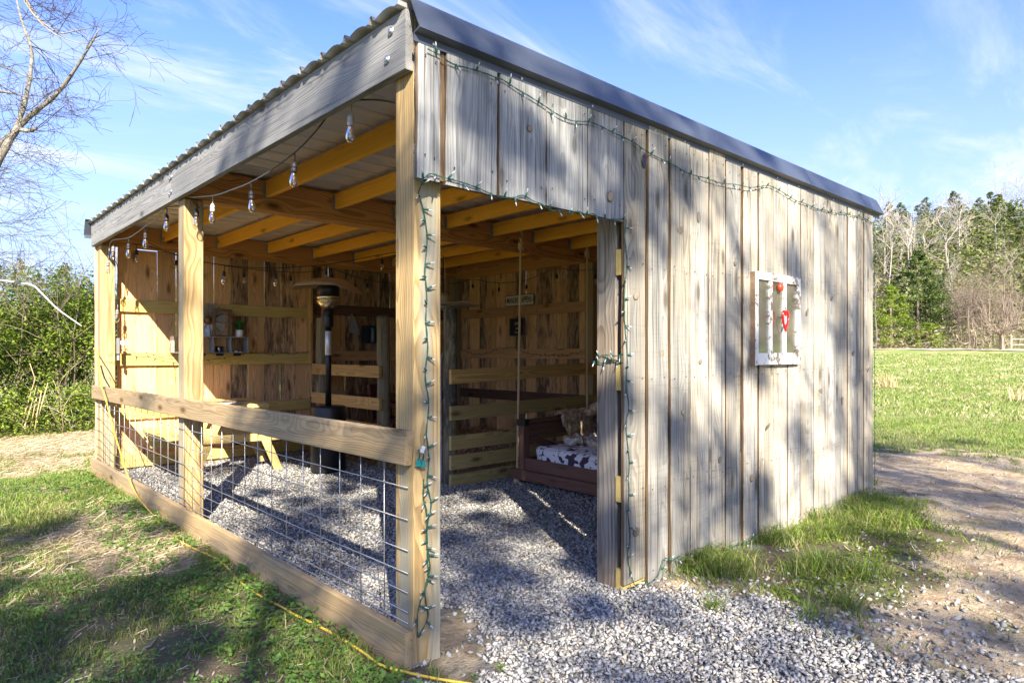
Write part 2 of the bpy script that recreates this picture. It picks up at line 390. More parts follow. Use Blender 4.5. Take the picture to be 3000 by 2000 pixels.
def plank(name, p0, p1, w, t, mat, parent, up=(0, 0, 1), seg=1, jit=0., ch=.0035, bow=0., edge=None, **kw):
    """plank centred on the line p0-p1; width w perpendicular to up, thickness t along up"""
    _seed[0] += 1
    M, L = frame(p0, p1, up)
    V, Fc = plank_geo(L, w, t, seg, jit, ch, _seed[0], bow, **kw)
    if edge is not None:
        mi = [(1 if (i % 8) in (2, 6) else 0) if i < seg*8 else 1 for i in range(len(Fc))]
        return mk(name, V, Fc, None, parent, M, mats=[mat, edge], mi=mi)
    return mk(name, V, Fc, mat, parent, M)
def boxg(x0, x1, y0, y1, z0, z1):
    V = [(x, y, z) for x in (x0, x1) for y in (y0, y1) for z in (z0, z1)]
    Fc = [(0, 1, 3, 2), (4, 6, 7, 5), (0, 4, 5, 1), (2, 3, 7, 6), (0, 2, 6, 4), (1, 5, 7, 3)]
    return V, Fc
def box(name, x0, x1, y0, y1, z0, z1, mat, parent=None, M=None):
    V, Fc = boxg(x0, x1, y0, y1, z0, z1); return mk(name, V, Fc, mat, parent, M)
def joing(parts):
    V = []; Fc = []
    for v, f in parts:
        o = len(V); V += list(v); Fc += [tuple(i+o for i in q) for q in f]
    return V, Fc
def tubeg(pts, r, sides=6, caps=True):
    pts = [Vector(p) for p in pts]; n = len(pts)
    rs = r if isinstance(r, (list, tuple)) else [r]*n
    V = []; Fc = []; prev = None
    for i, p in enumerate(pts):
        t = (pts[min(i+1, n-1)]-pts[max(i-1, 0)])
        t = t.normalized() if t.length > 1e-9 else Vector((0, 0, 1))
        if prev is None: a = t.orthogonal().normalized()
        else:
            a = prev - t*prev.dot(t); a = a.normalized() if a.length > 1e-6 else t.orthogonal().normalized()
        prev = a; b_ = t.cross(a)
        for k in range(sides):
            an = 2*math.pi*k/sides; V.append(tuple(p + (a*math.cos(an)+b_*math.sin(an))*rs[i]))
    for i in range(n-1):
        for k in range(sides):
            Fc.append((i*sides+k, i*sides+(k+1) % sides, (i+1)*sides+(k+1) % sides, (i+1)*sides+k))
    if caps: Fc.append(tuple(range(sides-1, -1, -1))); Fc.append(tuple((n-1)*sides+k for k in range(sides)))
    return V, Fc
def tube(name, pts, r, mat, parent=None, sides=6, smooth=True, M=None):
    V, Fc = tubeg(pts, r, sides); return mk(name, V, Fc, mat, parent, M, smooth)
def latheg(prof, sides=20):
    V = []; Fc = []; n = len(prof)
    for r, z in prof:
        for k in range(sides):
            a = 2*math.pi*k/sides; V.append((r*math.cos(a), r*math.sin(a), z))
    for i in range(n-1):
        for k in range(sides): Fc.append((i*sides+k, i*sides+(k+1) % sides, (i+1)*sides+(k+1) % sides, (i+1)*sides+k))
    Fc.append(tuple(range(sides-1, -1, -1))); Fc.append(tuple((n-1)*sides+k for k in range(sides)))
    return V, Fc
def lathe(name, prof, mat, parent=None, M=None, sides=20, smooth=True):
    V, Fc = latheg(prof, sides); return mk(name, V, Fc, mat, parent, M, smooth)
T = Matrix.Translation
def Rz(a): return Matrix.Rotation(a, 4, 'Z')
def Rx(a): return Matrix.Rotation(a, 4, 'X')
def Ry(a): return Matrix.Rotation(a, 4, 'Y')
def smoothpts(pts, n=6):
    P = [Vector(p) for p in pts]; out = []
    for i in range(len(P)-1):
        p0 = P[max(i-1, 0)]; p1 = P[i]; p2 = P[i+1]; p3 = P[min(i+2, len(P)-1)]
        for k in range(n):
            t = k/n
            out.append(.5*((2*p1)+(p2-p0)*t+(2*p0-5*p1+4*p2-p3)*t*t+(3*p1-p0-3*p2+p3)*t**3))
    out.append(P[-1]); return out
def text_mesh(name, body, size, mat, parent, M, xs=1., bold=0., depth=.0008):
    cu = bpy.data.curves.new('lettering', 'FONT'); cu.body = body; cu.size = size; cu.align_x = 'CENTER'; cu.align_y = 'CENTER'
    cu.extrude = depth; cu.offset = bold
    ob = bpy.data.objects.new('lettering', cu); COL.objects.link(ob)
    dg = bpy.context.evaluated_depsgraph_get(); me = bpy.data.meshes.new_from_object(ob.evaluated_get(dg))
    bpy.data.objects.remove(ob); me.name = name; me.materials.clear(); me.materials.append(mat)
    return inst(name, me, parent, M @ Matrix.Diagonal((xs, 1, 1, 1)))

# ================================================================== THE SHED
ZB, ZT = 2.465, 2.705           # underside / top of the roof beams
WX, WY = 4.88, 6.02             # outer faces of the far posts
shed = thing('open_shed', 'open-fronted wooden shed with weathered board siding and corrugated metal roof', 'shed')
def post(x, y, z0, z1, mat, w=.14, **kw):
    return plank('post', (x+w/2, y+w/2, z0), (x+w/2, y+w/2, z1), w, w, mat, shed, up=(0, -1, 0), seg=1, ch=.006, **kw)
p = post(0, 0, -.12, 2.69, M_post); p['label'] = 'square corner post nearest the camera wound with green lights'
post(0, 3.03, -.1, ZB-.002, M_post); post(0, 5.88, -.1, ZB-.002, M_post)
p = post(1.33, 0, -.1, ZB-.002, M_oldpost); p['label'] = 'aged cracked post beside the doorway'
post(WX-.14, 3.06, -.1, ZB-.002, M_post); post(WX-.14, 5.88, -.1, ZB-.002, M_post); post(WX-.14, 0, -.1, ZB-.002, M_post)
# grey eave beam (two lengths, butt joint over the middle post)
zc_, bh = (ZB+ZT+.008)/2, ZT+.008-ZB
plank('eave_beam', (-.022, .0, zc_), (-.022, 3.215, zc_), bh, .038, M_beamgrey, shed, up=(-1, 0, 0))
plank('eave_beam', (-.022, 3.219, zc_), (-.022, 6.12, zc_), bh, .038, M_beamgrey, shed, up=(-1, 0, 0))
V, Fc = joing([latheg([(.019, 0), (.019, .003), (.011, .0035), (.011, .010), (0.001, .010)], 10)])
bolt = None
for y, z in ((.105, 2.655), (.135, 2.545), (3.195, 2.65), (3.20, 2.54), (3.235, 2.645), (3.24, 2.525)):
    M = T((-.042, y, z)) @ Ry(-math.pi/2)
    if bolt is None: bolt = mk('bolt', V, Fc, M_metal, shed, M, True)
    else: inst('bolt', bolt.data, shed, M)
# brown beams running to the right
plank('roof_beam', (.0, 3.10, (ZB+ZT)/2+.01), (WX-.02, 3.10, (ZB+ZT)/2-.035), .24, .14, M_beambr, shed, up=(0, -1, 0))
plank('roof_beam', (.0, 5.97, (ZB+ZT)/2+.004), (WX-.02, 5.97, (ZB+ZT)/2-.004), .24, .038, M_beambr, shed, up=(0, -1, 0))
plank('roof_beam', (.145, .02, (ZB+ZT)/2), (WX-.02, .02, (ZB+ZT)/2), .24, .038, M_beambr, shed, up=(0, -1, 0))
plank('roof_beam', (WX-.019+.022, .04, (ZB+ZT)/2), (WX-.019+.022, 5.95, (ZB+ZT)/2), .24, .038, M_beambr, shed, up=(1, 0, 0))
# amber purlins with hangers
hv, hf = joing([boxg(-.004, .026, -.0215, -.0195, -.072, .05), boxg(-.004, .026, .0195, .0215, -.072, .05), boxg(-.004, .026, -.0215, .0215, -.074, -.0715),
                boxg(-.003, -.001, -.036, -.0215, -.07, .05), boxg(-.003, -.001, .0215, .036, -.07, .05)])
hang = None
for i in range(8):
    x = .63+.61*i
    if x > 4.8: continue
    for (y0, y1) in ((.04, 3.029), (3.171, 5.95)):
        zc2 = 2.64 - .008*x*(1 if y0 < 1 else .5)
        pu = plank('purlin', (x, y0, zc2), (x, y1, zc2), .135, .038, M_purlin, shed, up=(1, 0, 0))
        for yy, a in ((y1, -math.pi/2),) + (((y0, math.pi/2),) if y0 > 1 else ()):
            M = T((x, yy+(.003 if a > 0 else -.003), zc2)) @ Rz(a)
            if hang is None: hang = mk('joist_hanger', hv, hf, M_hanger, pu, M)
            else: inst('joist_hanger', hang.data, pu, M)
# corrugated roof panels: profile along Y, extruded along X
def roof_profile(y0, y1, per=.2286):
    out = []
    n = int(round((y1-y0)/per))
    for i in range(n):
        b_ = y0+i*per
        for f, z in ((0, .034), (.05, .030), (.10, .008), (.2, .006), (.32, .016), (.45, .021), (.58, .021), (.72, .015), (.84, .006), (.92, .008), (.97, .030)):
            out.append((b_+f*per, z))
    out.append((y0+n*per, .034)); return out
pw = .9144
for k in range(7):
    y0 = -.015+k*pw; y1 = y0+pw
    if k == 6: y1 = y0+pw*.75
    pr = roof_profile(y0, y1 if k < 6 else y0+.2286*3)
    V = []; n = len(pr); rj = random.Random(k)
    lift = .0025*(k % 2)
    for x, zz in ((-.075, 0), (5.02, 0)):
        for (y, z) in pr: V.append((x, y, ZT+.010+z+lift))
        for (y, z) in pr: V.append((x, y, ZT+.008+z+lift))
    Fc = []
    for i in range(n-1):
        Fc += [(i, i+1, 2*n+i+1, 2*n+i), (n+i, 3*n+i, 3*n+i+1, n+i+1), (i, n+i, n+i+1, i+1), (2*n+i, 2*n+i+1, 3*n+i+1, 3*n+i)]
    mi_ = []
    for i in range(n-1): mi_ += [1, 0, 1, 1]
    mk('roof_panel', V, Fc, None, shed, mats=[M_roof, M_roofout], mi=mi_)
# rake trim along the siding side and its twin at the back
def trim(name, x0, x1, ysign, ybase, seed):
    pr = [(-.005, 2.757), (.022, 2.735), (.085, 2.602), (.088, 2.596), (.047, 2.585), (.045, 2.556), (.040, 2.556), (.042, 2.589), (.080, 2.602), (.017, 2.733), (-.005, 2.752)]
    V = []; Fc = []; n = len(pr)
    for x in (x0, x1):
        for (d, z) in pr: V.append((x, ybase+ysign*d, z))
    for i in range(n): Fc.append((i, (i+1) % n, n+(i+1) % n, n+i))
    Fc += [tuple(range(n)), tuple(range(2*n-1, n-1, -1))]
    return mk(name, V, Fc, M_trim, shed)
trim('rake_trim', -.045, 3.60, -1, -.022, 0); trim('rake_trim', 3.598, 5.16, -1, -.024, 1)
trim('rake_trim', -.10, 5.05, 1, 6.10, 2)
scw = latheg([(.008, 0), (.008, .004), (.003, .006)], 6); screw = None
for x in (.05, .55, 1.05, 1.6, 1.9, 2.3, 2.6, 3.1, 3.45, 4.1, 4.7):
    M = T((x, -.0675, 2.571)) @ Rx(math.pi/2)
    if screw is None: screw = mk('screw', *scw, M_metal, shed, M)
    else: inst('screw', screw.data, shed, M)
# header over the doorway, girts behind the siding
plank('header', (-.004, -.0195, 2.095), (1.53, -.0195, 2.095), .14, .037, M_oldpost, shed, up=(0, -1, 0))
plank('header', (.0, -.0195, 2.5), (WX, -.0195, 2.5), .14, .037, M_oldpost, shed, up=(0, -1, 0))
for z in (1.80, 1.17, .56, .055):
    plank('girt', (1.325, -.0195, z), (WX+.03, -.0195, z), .14, .037, M_girt, shed, up=(0, -1, 0))
# siding boards over the doorway and to the right of it
sid = [(-.025, .091, 2.01, 0), (.118, .405, 2.005, 0), (.417, .717, 2.01, 0), (.7205, 1.019, 2.012, 0), (1.0225, 1.3175, 2.013, 0), (1.3205, 1.517, .048, 1),
       (1.535, 1.73, -.03, 1), (1.755, 1.961, -.05, 1), (1.966, 2.175, .055, 1), (2.179, 2.37, .04, 1), (2.392, 2.583, -.03, 1), (2.618, 2.815, .01, 1),
       (2.838, 3.057, .005, 1), (3.061, 3.275, .01, 1), (3.281, 3.49, .0, 1), (3.497, 3.729, -.016, 1), (3.735, 3.937, -.05, 1), (3.946, 4.154, .0, 1),
       (4.160, 4.396, .0, 1), (4.421, 4.616, -.02, 1), (4.628, 4.760, -.03, 1), (4.785, 5.0, -.02, 1)]
for i, (a, b_, z, k) in enumerate(sid):
    yy = -.0515-(R_.uniform(0, .007) if k else R_.uniform(0, .004)); a += .002; b_ -= .0025
    lean = R_.uniform(-.004, .004)
    plank('siding_board', ((a+b_)/2+lean, yy, z), ((a+b_)/2-lean*.3, yy, 2.585), b_-a, .025, M_side if k else M_sideold, shed, up=(0, -1, 0), seg=11, jit=.0042 if k else .0028,
          edge=M_raw, cut0=R_.uniform(-.03, .03) if k else -.01*0, bow=0)
bk = plank('bark_strip', (.101, -.046, 2.02), (.104, -.046, 2.585), .036, .016, M_raw, shed, up=(0, -1, 0), seg=9, jit=.006)
ng = []
dv, df = latheg([(.0042, 0), (.0042, .0012), (.001, .0016)], 6)
for a, b_, z, k in sid:
    for zz in ([2.10, 2.50] if not k else [.06, .55, 1.17, 1.80, 2.50]):
        if zz < z+.03: continue
        for xx in (a+.035, b_-.04): Mn = T((xx+R_.uniform(-.01, .01), -.0715, zz+R_.uniform(-.02, .02))) @ Rx(math.pi/2); ng.append(([tuple(Mn @ Vector(v)) for v in dv], df))
nh = mk('nail_heads', *joing(ng), simple('rusty_nail', (.07, .05, .04), .7, .3), shed); nh['kind'] = 'stuff'
# knots standing slightly proud of the weathered boards, one hole
M_knot = wood('knot_wood', (.29, .235, .165), (.13, .10, .07), ring=.007, ringamt=.8, knots=0., var=.2, streak=.3)
M_knotrim = simple('dark_knot_rim', (.15, .12, .09), .9, 0, .4, 60)
for (x, z, a_, b2) in ((1.195, 2.13, .034, .05), (1.845, 2.03, .030, .055), (2.05, 2.14, .022, .045), (1.66, 1.30, .02, .035), (1.42, 1.62, .022, .04), (1.88, .95, .02, .03), (2.30, .62, .024, .045), (2.50, 1.9, .018, .03), (2.72, .45, .026, .04),
                       (2.95, .78, .02, .06), (3.60, 1.62, .022, .05), (3.84, 1.0, .018, .04), (4.06, 1.75, .022, .04), (4.28, .9, .02, .05), (4.52, 1.3, .02, .045), (4.88, 1.15, .026, .06), (4.88, 1.9, .02, .05), (.60, 2.35, .016, .03), (1.42, .32, .03, .05), (2.07, 1.25, .018, .03)):
    pr = [(1.30, .0), (1.22, .0022), (1.0, .0028), (.55, .0034), (.12, .0036)]; V, Fc = latheg(pr, 14); n_ = 14
    Mn = T((x, -.0705, z)) @ Rx(math.pi/2) @ Matrix.Diagonal((a_*.66*R_.uniform(.8, 1.1), b2*.6*R_.uniform(.8, 1.1), 1, 1)) @ Rz(R_.uniform(0, 3)); mi_ = [1]*n_*2+[0]*(len(Fc)-2*n_)
    mk('knot', V, Fc, None, shed, Mn, True, mats=[M_knot, M_knotrim], mi=mi_)
mk('knot_hole', *latheg([(1.0, .0), (.9, .0016), (.1, .0014)], 12), M_black, shed, T((1.49, -.0715, 2.375)) @ Rx(math.pi/2) @ Matrix.Diagonal((.020, .042, 1, 1)))
# brown strips showing through the wide siding gaps
for x in (1.745, 2.60, 2.826, 4.408, 4.772): plank('backing_batten', (x, -.034+.0005, .05), (x, -.034, 2.55), .05, .008, M_raw, shed, up=(0, -1, 0))
# back wall (Y = WY) boards, outside the girts
xs = [-.02, .185, .39, .597, .80, 1.012, 1.224, 1.427, 1.636, 1.842, 2.055, 2.264, 2.485, 2.73, 2.984, 3.195, 3.508, 3.709, 3.93, 4.14, 4.36, 4.60, 4.90]
darkset = {9, 10, 12, 14, 15, 16, 18, 20}
for i in range(len(xs)-1):
    gp = R_.choice((.002, .004, .009, .011)) if i not in (0, 1) else .012
    if i == 2: gp = .001
    top = 2.60 if i > 4 else (2.50, 2.53, 2.47, 2.52, 2.5)[i]
    if i == 2: top = 2.47
    ki = i in darkset or (i > 4 and R_.random() < .15)
    plank('wall_board', ((xs[i]+xs[i+1])/2, WY+.052, -.03), ((xs[i]+xs[i+1])/2+(.012 if i == 1 else 0), WY+.052, top), xs[i+1]-xs[i]-gp, .022, M_ind if ki else M_inb, shed,
          up=(0, -1, 0), seg=6, jit=.003)
for z, m_ in ((1.835, M_girt), (1.235, M_girt), (.632, M_girt), (.10, M_girt)):
    plank('girt', (.142 if z > 1.9 else .0, WY+.0195, z), (2.45, WY+.0195, z), .138, .037, m_, shed, up=(0, -1, 0))
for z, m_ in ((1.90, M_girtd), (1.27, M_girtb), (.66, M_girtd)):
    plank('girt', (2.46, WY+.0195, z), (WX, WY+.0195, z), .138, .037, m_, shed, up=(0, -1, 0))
plank('wall_stud', (2.43, WY-.03, 1.17), (2.43, WY-.03, ZB), .038, .089, M_stall, shed, up=(0, -1, 0))
plank('wall_stud', (2.62, WY-.03, .9), (2.62, WY-.03, ZB), .038, .089, M_girtb, shed, up=(0, -1, 0))
# far wall (X = WX)
ys = [6.10, 5.90, 5.713, 5.47, 5.296, 5.078, 4.876, 4.671, 4.454, 4.244, 4.058, 3.861, 3.663, 3.448, 3.25, 3.04, 2.82, 2.60, 2.40, 2.18, 1.97, 1.76, 1.55, 1.34, 1.12, .92, .70, .49, .28, .07, -.02]
for i in range(len(ys)-1):
    gp = {2: .002, 5: .006, 7: .014, 8: .018, 12: .010, 6: .005}.get(i, R_.choice((.0015, .002, .004, .008)))
    top = R_.uniform(2.40, 2.46) if False else 2.58
    plank('wall_board', (WX+.052, (ys[i]+ys[i+1])/2, -.03), (WX+.052, (ys[i]+ys[i+1])/2, top), ys[i]-ys[i+1]-gp, .022, M_ind if i in (1, 3, 7, 9, 10, 12) else M_inb, shed,
          up=(-1, 0, 0), seg=6, jit=.003)
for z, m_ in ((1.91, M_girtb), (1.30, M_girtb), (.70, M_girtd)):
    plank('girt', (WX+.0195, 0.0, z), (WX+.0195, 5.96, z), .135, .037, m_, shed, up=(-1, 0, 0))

# ------------------------------------------------------------------ wire fence along the open side
fence = thing('wire_panel_fence', 'galvanised wire panel fence between two wooden rails on the open side', 'fence', (-.02, 3, 0))
r1 = plank('top_rail', (-.024, .0, .912), (-.024, 6.09, .888), .142, .038, M_rail, fence, up=(-1, 0, 0), seg=6, jit=.002, cut0=.02)
r2 = plank('bottom_rail', (-.024, -.0, .065), (-.024, 6.14, .075), .185, .038, M_rail, fence, up=(-1, 0, 0), seg=8, jit=.003, cut0=.0)
wg = tubeg([(0, 0, .01), (0, 0, .81)], .0026, 5); wm = None
for i in range(30):
    y = .22+.2*i
    M = T((-.0045, y, .12)) @ Rx(R_.uniform(-.004, .004))
    if wm is None: wm = mk('vertical_wire', *wg, M_wire, fence, M, True)
    else: inst('vertical_wire', wm.data, fence, M)
hg = None
for z in (.85, .741, .607, .479, .385, .304, .223, .178):
    pts = [(0, y, .003*math.sin(y*3.+z*9)) for y in np.linspace(.03, 6.06, 16)]
    if hg is None: hg = mk('horizontal_wire', *tubeg(pts, .0026, 5), M_wire, fence, T((-.0095, 0, z)), True)
    else: inst('horizontal_wire', hg.data, fence, T((-.0095, 0, z)))

# ------------------------------------------------------------------ round posts and stall rails
def roundpost(x, y, top, r, mat, par, lab=None):
    rr = random.Random(int(x*91+y*7)); pts = [(x, y, -.1), (x+.006, y, .5), (x-.004, y+.004, 1.1), (x, y, top-.006), (x, y, top)]
    V, Fc = tubeg([(0, 0, 0)]+[(z+.1, rr.uniform(-.006, .006), rr.uniform(-.006, .006)) for z in np.linspace(.05, top-.05, 6)]+[(top+.094, 0, 0), (top+.1, 0, 0)], [r*1.05]+[r*rr.uniform(.97, 1.04) for _ in range(6)]+[r*.98, r*.92], 16)
    M = T((x, y, -.1)) @ Ry(-math.pi/2)
    o = mk('round_post', V, Fc, mat, par, M, True)
    if lab: o['label'] = lab
    return o
sf1 = thing('stall_fence', 'stall rail fence behind the patio heater, yellow planks nailed to round posts', 'fence', (2.45, 5.1, 0), 0, 'stall dividers inside the shed')
roundpost(2.50, 5.80, 1.77, .073, M_round, sf1); roundpost(2.53, 4.33, 1.735, .075, M_round, sf1)
for z0, z1 in ((1.10, 1.095), (.725, .726), (.44, .428), (.16, .165)):
    plank('rail', (2.435, 4.25, z1), (2.435, 5.93, z0), .138, .037, M_stall, sf1, up=(-1, 0, 0))
sf2 = thing('stall_fence', 'stall rail fence of five green-brown planks behind the hanging daybed', 'fence', (3.6, 2.9, 0), 0, 'stall dividers inside the shed')
roundpost(2.427, 2.935, 1.75, .068, M_rounddk, sf2, 'round post with black tar stains')
for z0, z1 in ((1.075, 1.135), (.72, .745), (.43, .44), (.24, .245), (.055, .06)):
    plank('rail', (2.36, 2.845, z0), (WX-.15, 2.845, z1), .138, .037, M_stall if z0 > 1 else M_stallg, sf2, up=(0, -1, 0))
tag(tube('conduit_pipe', smoothpts([(2.36, 2.99, .03), (2.355, 2.99, .6), (2.35, 2.99, 1.15), (2.38, 3.01, 1.27), (2.43, 3.02, 1.31)], 5), .012, M_pipe, None, 8), 'thin grey conduit pipe rising beside the tar-stained round post', 'pipe')

# ------------------------------------------------------------------ picnic table
rz = -math.radians(9.5)
tb = thing('picnic_table', 'small yellow wooden picnic table with attached benches against the back wall', 'table', (1.19, 5.38, 0), rz)
tb_M = WM[tb]
def tp(name, p0, p1, w, t, up=(0, 0, 1), mat=None, par=tb):
    _seed[0] += 1
    M, L = frame(p0, p1, up); V, Fc = plank_geo(L, w, t, 1, 0, .004, _seed[0]); return mk(name, V, Fc, mat or M_table, par, tb_M @ M)
for k in range(4): tp('tabletop_board', (-.21+.14*k, -.56, .741), (-.21+.14*k, .56, .741), .138, .038)
for y in (-.5, .5): tp('tabletop_batten', (-.28, y, .695), (.28, y, .695), .037, .05)
for s in (-1, 1):
    for k in range(2): tp('bench_board', (s*.71+(k-.5)*.136, -.56, .44), (s*.71+(k-.5)*.136, .56, .44), .134, .037)
for y in (-.34, .40):
    tp('bench_support', (-.84, y, .378), (.84, y, .378), .037, .085)
    for s in (-1, 1): tp('leg', (s*.14, y-.038*s*.99, .70), (s*.43, y-.038*s*.99, -.01), .089, .037, up=(0, 1, 0))
pm = WM[tb]
def flat(name, w, d, t, mat, M, label, cat, segs=4, curl=.006):
    V = []; Fc = []
    for k in (1, 0):
        for i in range(segs+1):
            for j in range(segs+1):
                x = (i/segs-.5)*w; y = (j/segs-.5)*d
                V.append((x, y, curl*(abs(x*2/w)**3+abs(y*2/d)**3)*.5+t*k))
    n = segs+1; o = n*n
    for i in range(segs):
        for j in range(segs):
            a = i*n+j; Fc.append((a, a+n, a+n+1, a+1)); Fc.append((o+a, o+a+1, o+a+n+1, o+a+n))
    for i in range(segs):
        for (a, b_) in ((i*n, (i+1)*n), ((i+1)*n+segs, i*n+segs), (i+1, i), (segs*n+i, segs*n+i+1)): Fc.append((a, b_, o+b_, o+a))
    o_ = mk(name, V, Fc, mat, None, M); tag(o_, label, cat); return o_
def printmat(name, cols, sc_=(9, 9, 9)):
    m, g, b = newmat(name); ob = g.n('ShaderNodeTexCoord').outputs['Object']
    v = g.n('ShaderNodeMapping', {'Vector': ob, 'Scale': sc_}).outputs[0]
    a = g.noise(v, 1., 5, .7, .6).outputs[0]; c = cols[0]
    for i, cc in enumerate(cols[1:]): c = g.mix(g.ss(a, .38+.1*i, .42+.1*i), c, cc)
    g.L.new(c, b.inputs['Base Color']); b.inputs['Roughness'].default_value = .4; return m
M_mag = printmat('printed_leaflet', [(.8, .8, .78), (.7, .7, .66), (.12, .2, .06), (.5, .5, .42)])
M_mat = printmat('dark_printed_placemat', [(.05, .03, .03), (.25, .2, .2), (.04, .03, .03), (.2, .16, .15)], (30, 8, 8))
flat('leaflet', .20, .27, .004, M_mag, tb_M @ T((-.12, -.40, .7605)) @ Rz(.9), 'white and green leaflet lying on the sunny corner of the picnic table', 'leaflet')
flat('placemat', .30, .22, .003, M_mat, tb_M @ T((.0, -.02, .7605)) @ Rz(.35), 'dark brown placemat on the picnic table behind the leaflet', 'placemat', curl=.002)

# ------------------------------------------------------------------ wall decor at the back
sh = thing('metal_cubby_shelf', 'galvanised metal cubby shelf fixed on the back wall above the picnic table', 'shelf', (1.15, 5.95, 1.31))
y0, y1 = WY-.16, WY-.002
box('top_panel', .72, 1.565, y0, y1, 1.497, 1.503, M_tin, sh); box('bottom_panel', .72, 1.565, y0, y1, 1.3105, 1.3165, M_tin, sh)
for x in (.72, .945, 1.15, 1.355, 1.559): box('divider', x, x+.006, y0, y1, 1.3167, 1.4968, M_tin, sh)
for x in (.82, 1.03, 1.235, 1.44): box('foot_bracket', x-.04, x+.04, y0+.02, y0+.05, 1.275, 1.310, M_black, sh)
wh = thing('windmill_ornament', 'galvanised windmill blade wheel standing on the metal shelf', 'ornament', (1.12, WY-.08, 1.70))
nb = 10
bl = None
for k in range(nb):
    a = 2*math.pi*k/nb+.15
    V = []; 
    for rr_, hw in ((.055, .012), (.12, .030), (.20, .046)):
        for s in (-1, 1): V += [(rr_, s*hw, s*.012), (rr_, s*hw, s*.012+.003)]
    Fc = [(0, 2, 6, 4), (4, 6, 10, 8), (1, 5, 7, 3), (5, 9, 11, 7), (0, 4, 5, 1), (4, 8, 9, 5), (2, 3, 7, 6), (6, 7, 11, 10), (8, 10, 11, 9), (0, 1, 3, 2)]
    M = T((1.12, WY-.08, 1.70)) @ Rx(math.pi/2) @ Rz(a)
    if bl is None: bl = mk('blade', V, Fc, M_tin, wh, M)
    else: inst('blade', bl.data, wh, M)
mk('hub_ring', *latheg([(.052, -.008), (.056, 0), (.052, .008), (.047, 0)], 20), M_rust, wh, T((1.12, WY-.08, 1.70)) @ Rx(math.pi/2), True)
mk('hub', *latheg([(.046, -.003), (.046, .003), (.018, .006), (.014, .018)], 16), M_rust, wh, T((1.12, WY-.08, 1.70)) @ Rx(math.pi/2), True)
fb = thing('wooden_box_frame', 'upright dark wooden box frame leaning on the wall beside the windmill ornament', 'box', (1.30, WY-.08, 1.505))
X0, X1, zb, zt = 1.165, 1.375, 1.504, 1.835
for nm, a in (('side_board', (X0, X0+.018, WY-.145, WY-.055, zb, zt)), ('side_board', (X1-.018, X1, WY-.145, WY-.055, zb, zt)), ('end_board', (X0+.0185, X1-.0185, WY-.145, WY-.055, zb, zb+.018)), ('end_board', (X0+.0185, X1-.0185, WY-.145, WY-.055, zt-.018, zt))):
    box(nm, *a, M_bedwood if nm == 'end_board' else M_raw, fb)
box('back_board', X0+.019, X1-.019, WY-.06, WY-.056, zb+.019, zt-.019, M_ind, fb)
tag(box('orange_lighter', 1.392, 1.43, WY-.12, WY-.108, 1.5035, 1.513, M_orange), 'small orange lighter on the shelf between the box frame and plant', 'lighter')
pt = thing('potted_plant', 'spiky green plant in a white ceramic pot at the right end of the shelf', 'plant', (1.48, WY-.09, 1.504))
lathe('pot', [(.036, 0), (.043, .01), (.045, .05), (.043, .088), (.039, .088), (.038, .075)], M_white, pt, T((1.48, WY-.09, 1.5035)), 20)
V = []; Tt = []
for k in range(85):
    a = R_.uniform(0, 6.28); L = R_.uniform(.08, .145); sp = R_.uniform(.1, 1.0); wdt = .0055
    d = Vector((math.cos(a), math.sin(a), 0)); s_ = Vector((-d.y, d.x, 0))*wdt; b0 = Vector((1.48, WY-.09, 1.583))+d*.02*R_.random()
    m1 = b0+d*L*.45*sp+Vector((0, 0, L*.62)); tp_ = b0+d*L*1.0*sp+Vector((0, 0, L*(1.08-.45*sp)))
    i = len(V); V += [b0-s_*.6, b0+s_*.6, m1-s_, m1+s_, tp_]; Tt += [(i, i+1, i+3), (i, i+3, i+2), (i+2, i+3, i+4)]
o = mktri('leaves', [tuple(v) for v in V], Tt, M_plant, pt)
jr = thing('glass_jar', 'short smoked glass candle jar inside the middle cell of the metal shelf', 'jar', (1.26, WY-.10, 1.317))
lathe('jar_body', [(.045, 0), (.05, .006), (.05, .072), (.047, .074), (.046, .008)], M_jar, jr, T((1.245, WY-.09, 1.3168)), 20)
lathe('candle_wax', [(.042, .0), (.042, .035), (.001, .036)], M_dark, jr, T((1.245, WY-.09, 1.3178)), 16)
for i, (x, r, h) in enumerate(((1.39, .015, .006), (1.435, .024, .018), (1.485, .022, .007))):
    tag(mk('white_pebble', *latheg([(r*.6, 0), (r, h*.4), (r*.8, h*.85), (r*.2, h)], 10), M_white, None, T((x, WY-.10-.012*i, 1.3168)), True),
        ('small flat white pebble left in the right cell of the shelf', 'tallest white pebble in the right cell of the shelf', 'flat white pebble at the right side of the right shelf cell')[i], 'pebble', 'pebbles in the shelf cell')
tag(box('outlet_cover', .145, .235, 5.865, 5.878, 1.40, 1.44, M_white), 'white label plate beside the far left corner post', 'label')
sp_ = thing('power_strip', 'grey power adaptor hanging beside the far left corner post', 'adaptor', (.17, 5.86, 1.25))
box('adaptor_body', .145, .172, 5.84, 5.875, 1.30, 1.47, M_socket, sp_); box('plug', .150, .168, 5.835, 5.87, 1.23, 1.285, M_pipe, sp_)
tube('cable', [(.16, 5.85, 1.30), (.162, 5.85, 1.285), (.16, 5.85, 1.26)], .004, M_black, sp_)
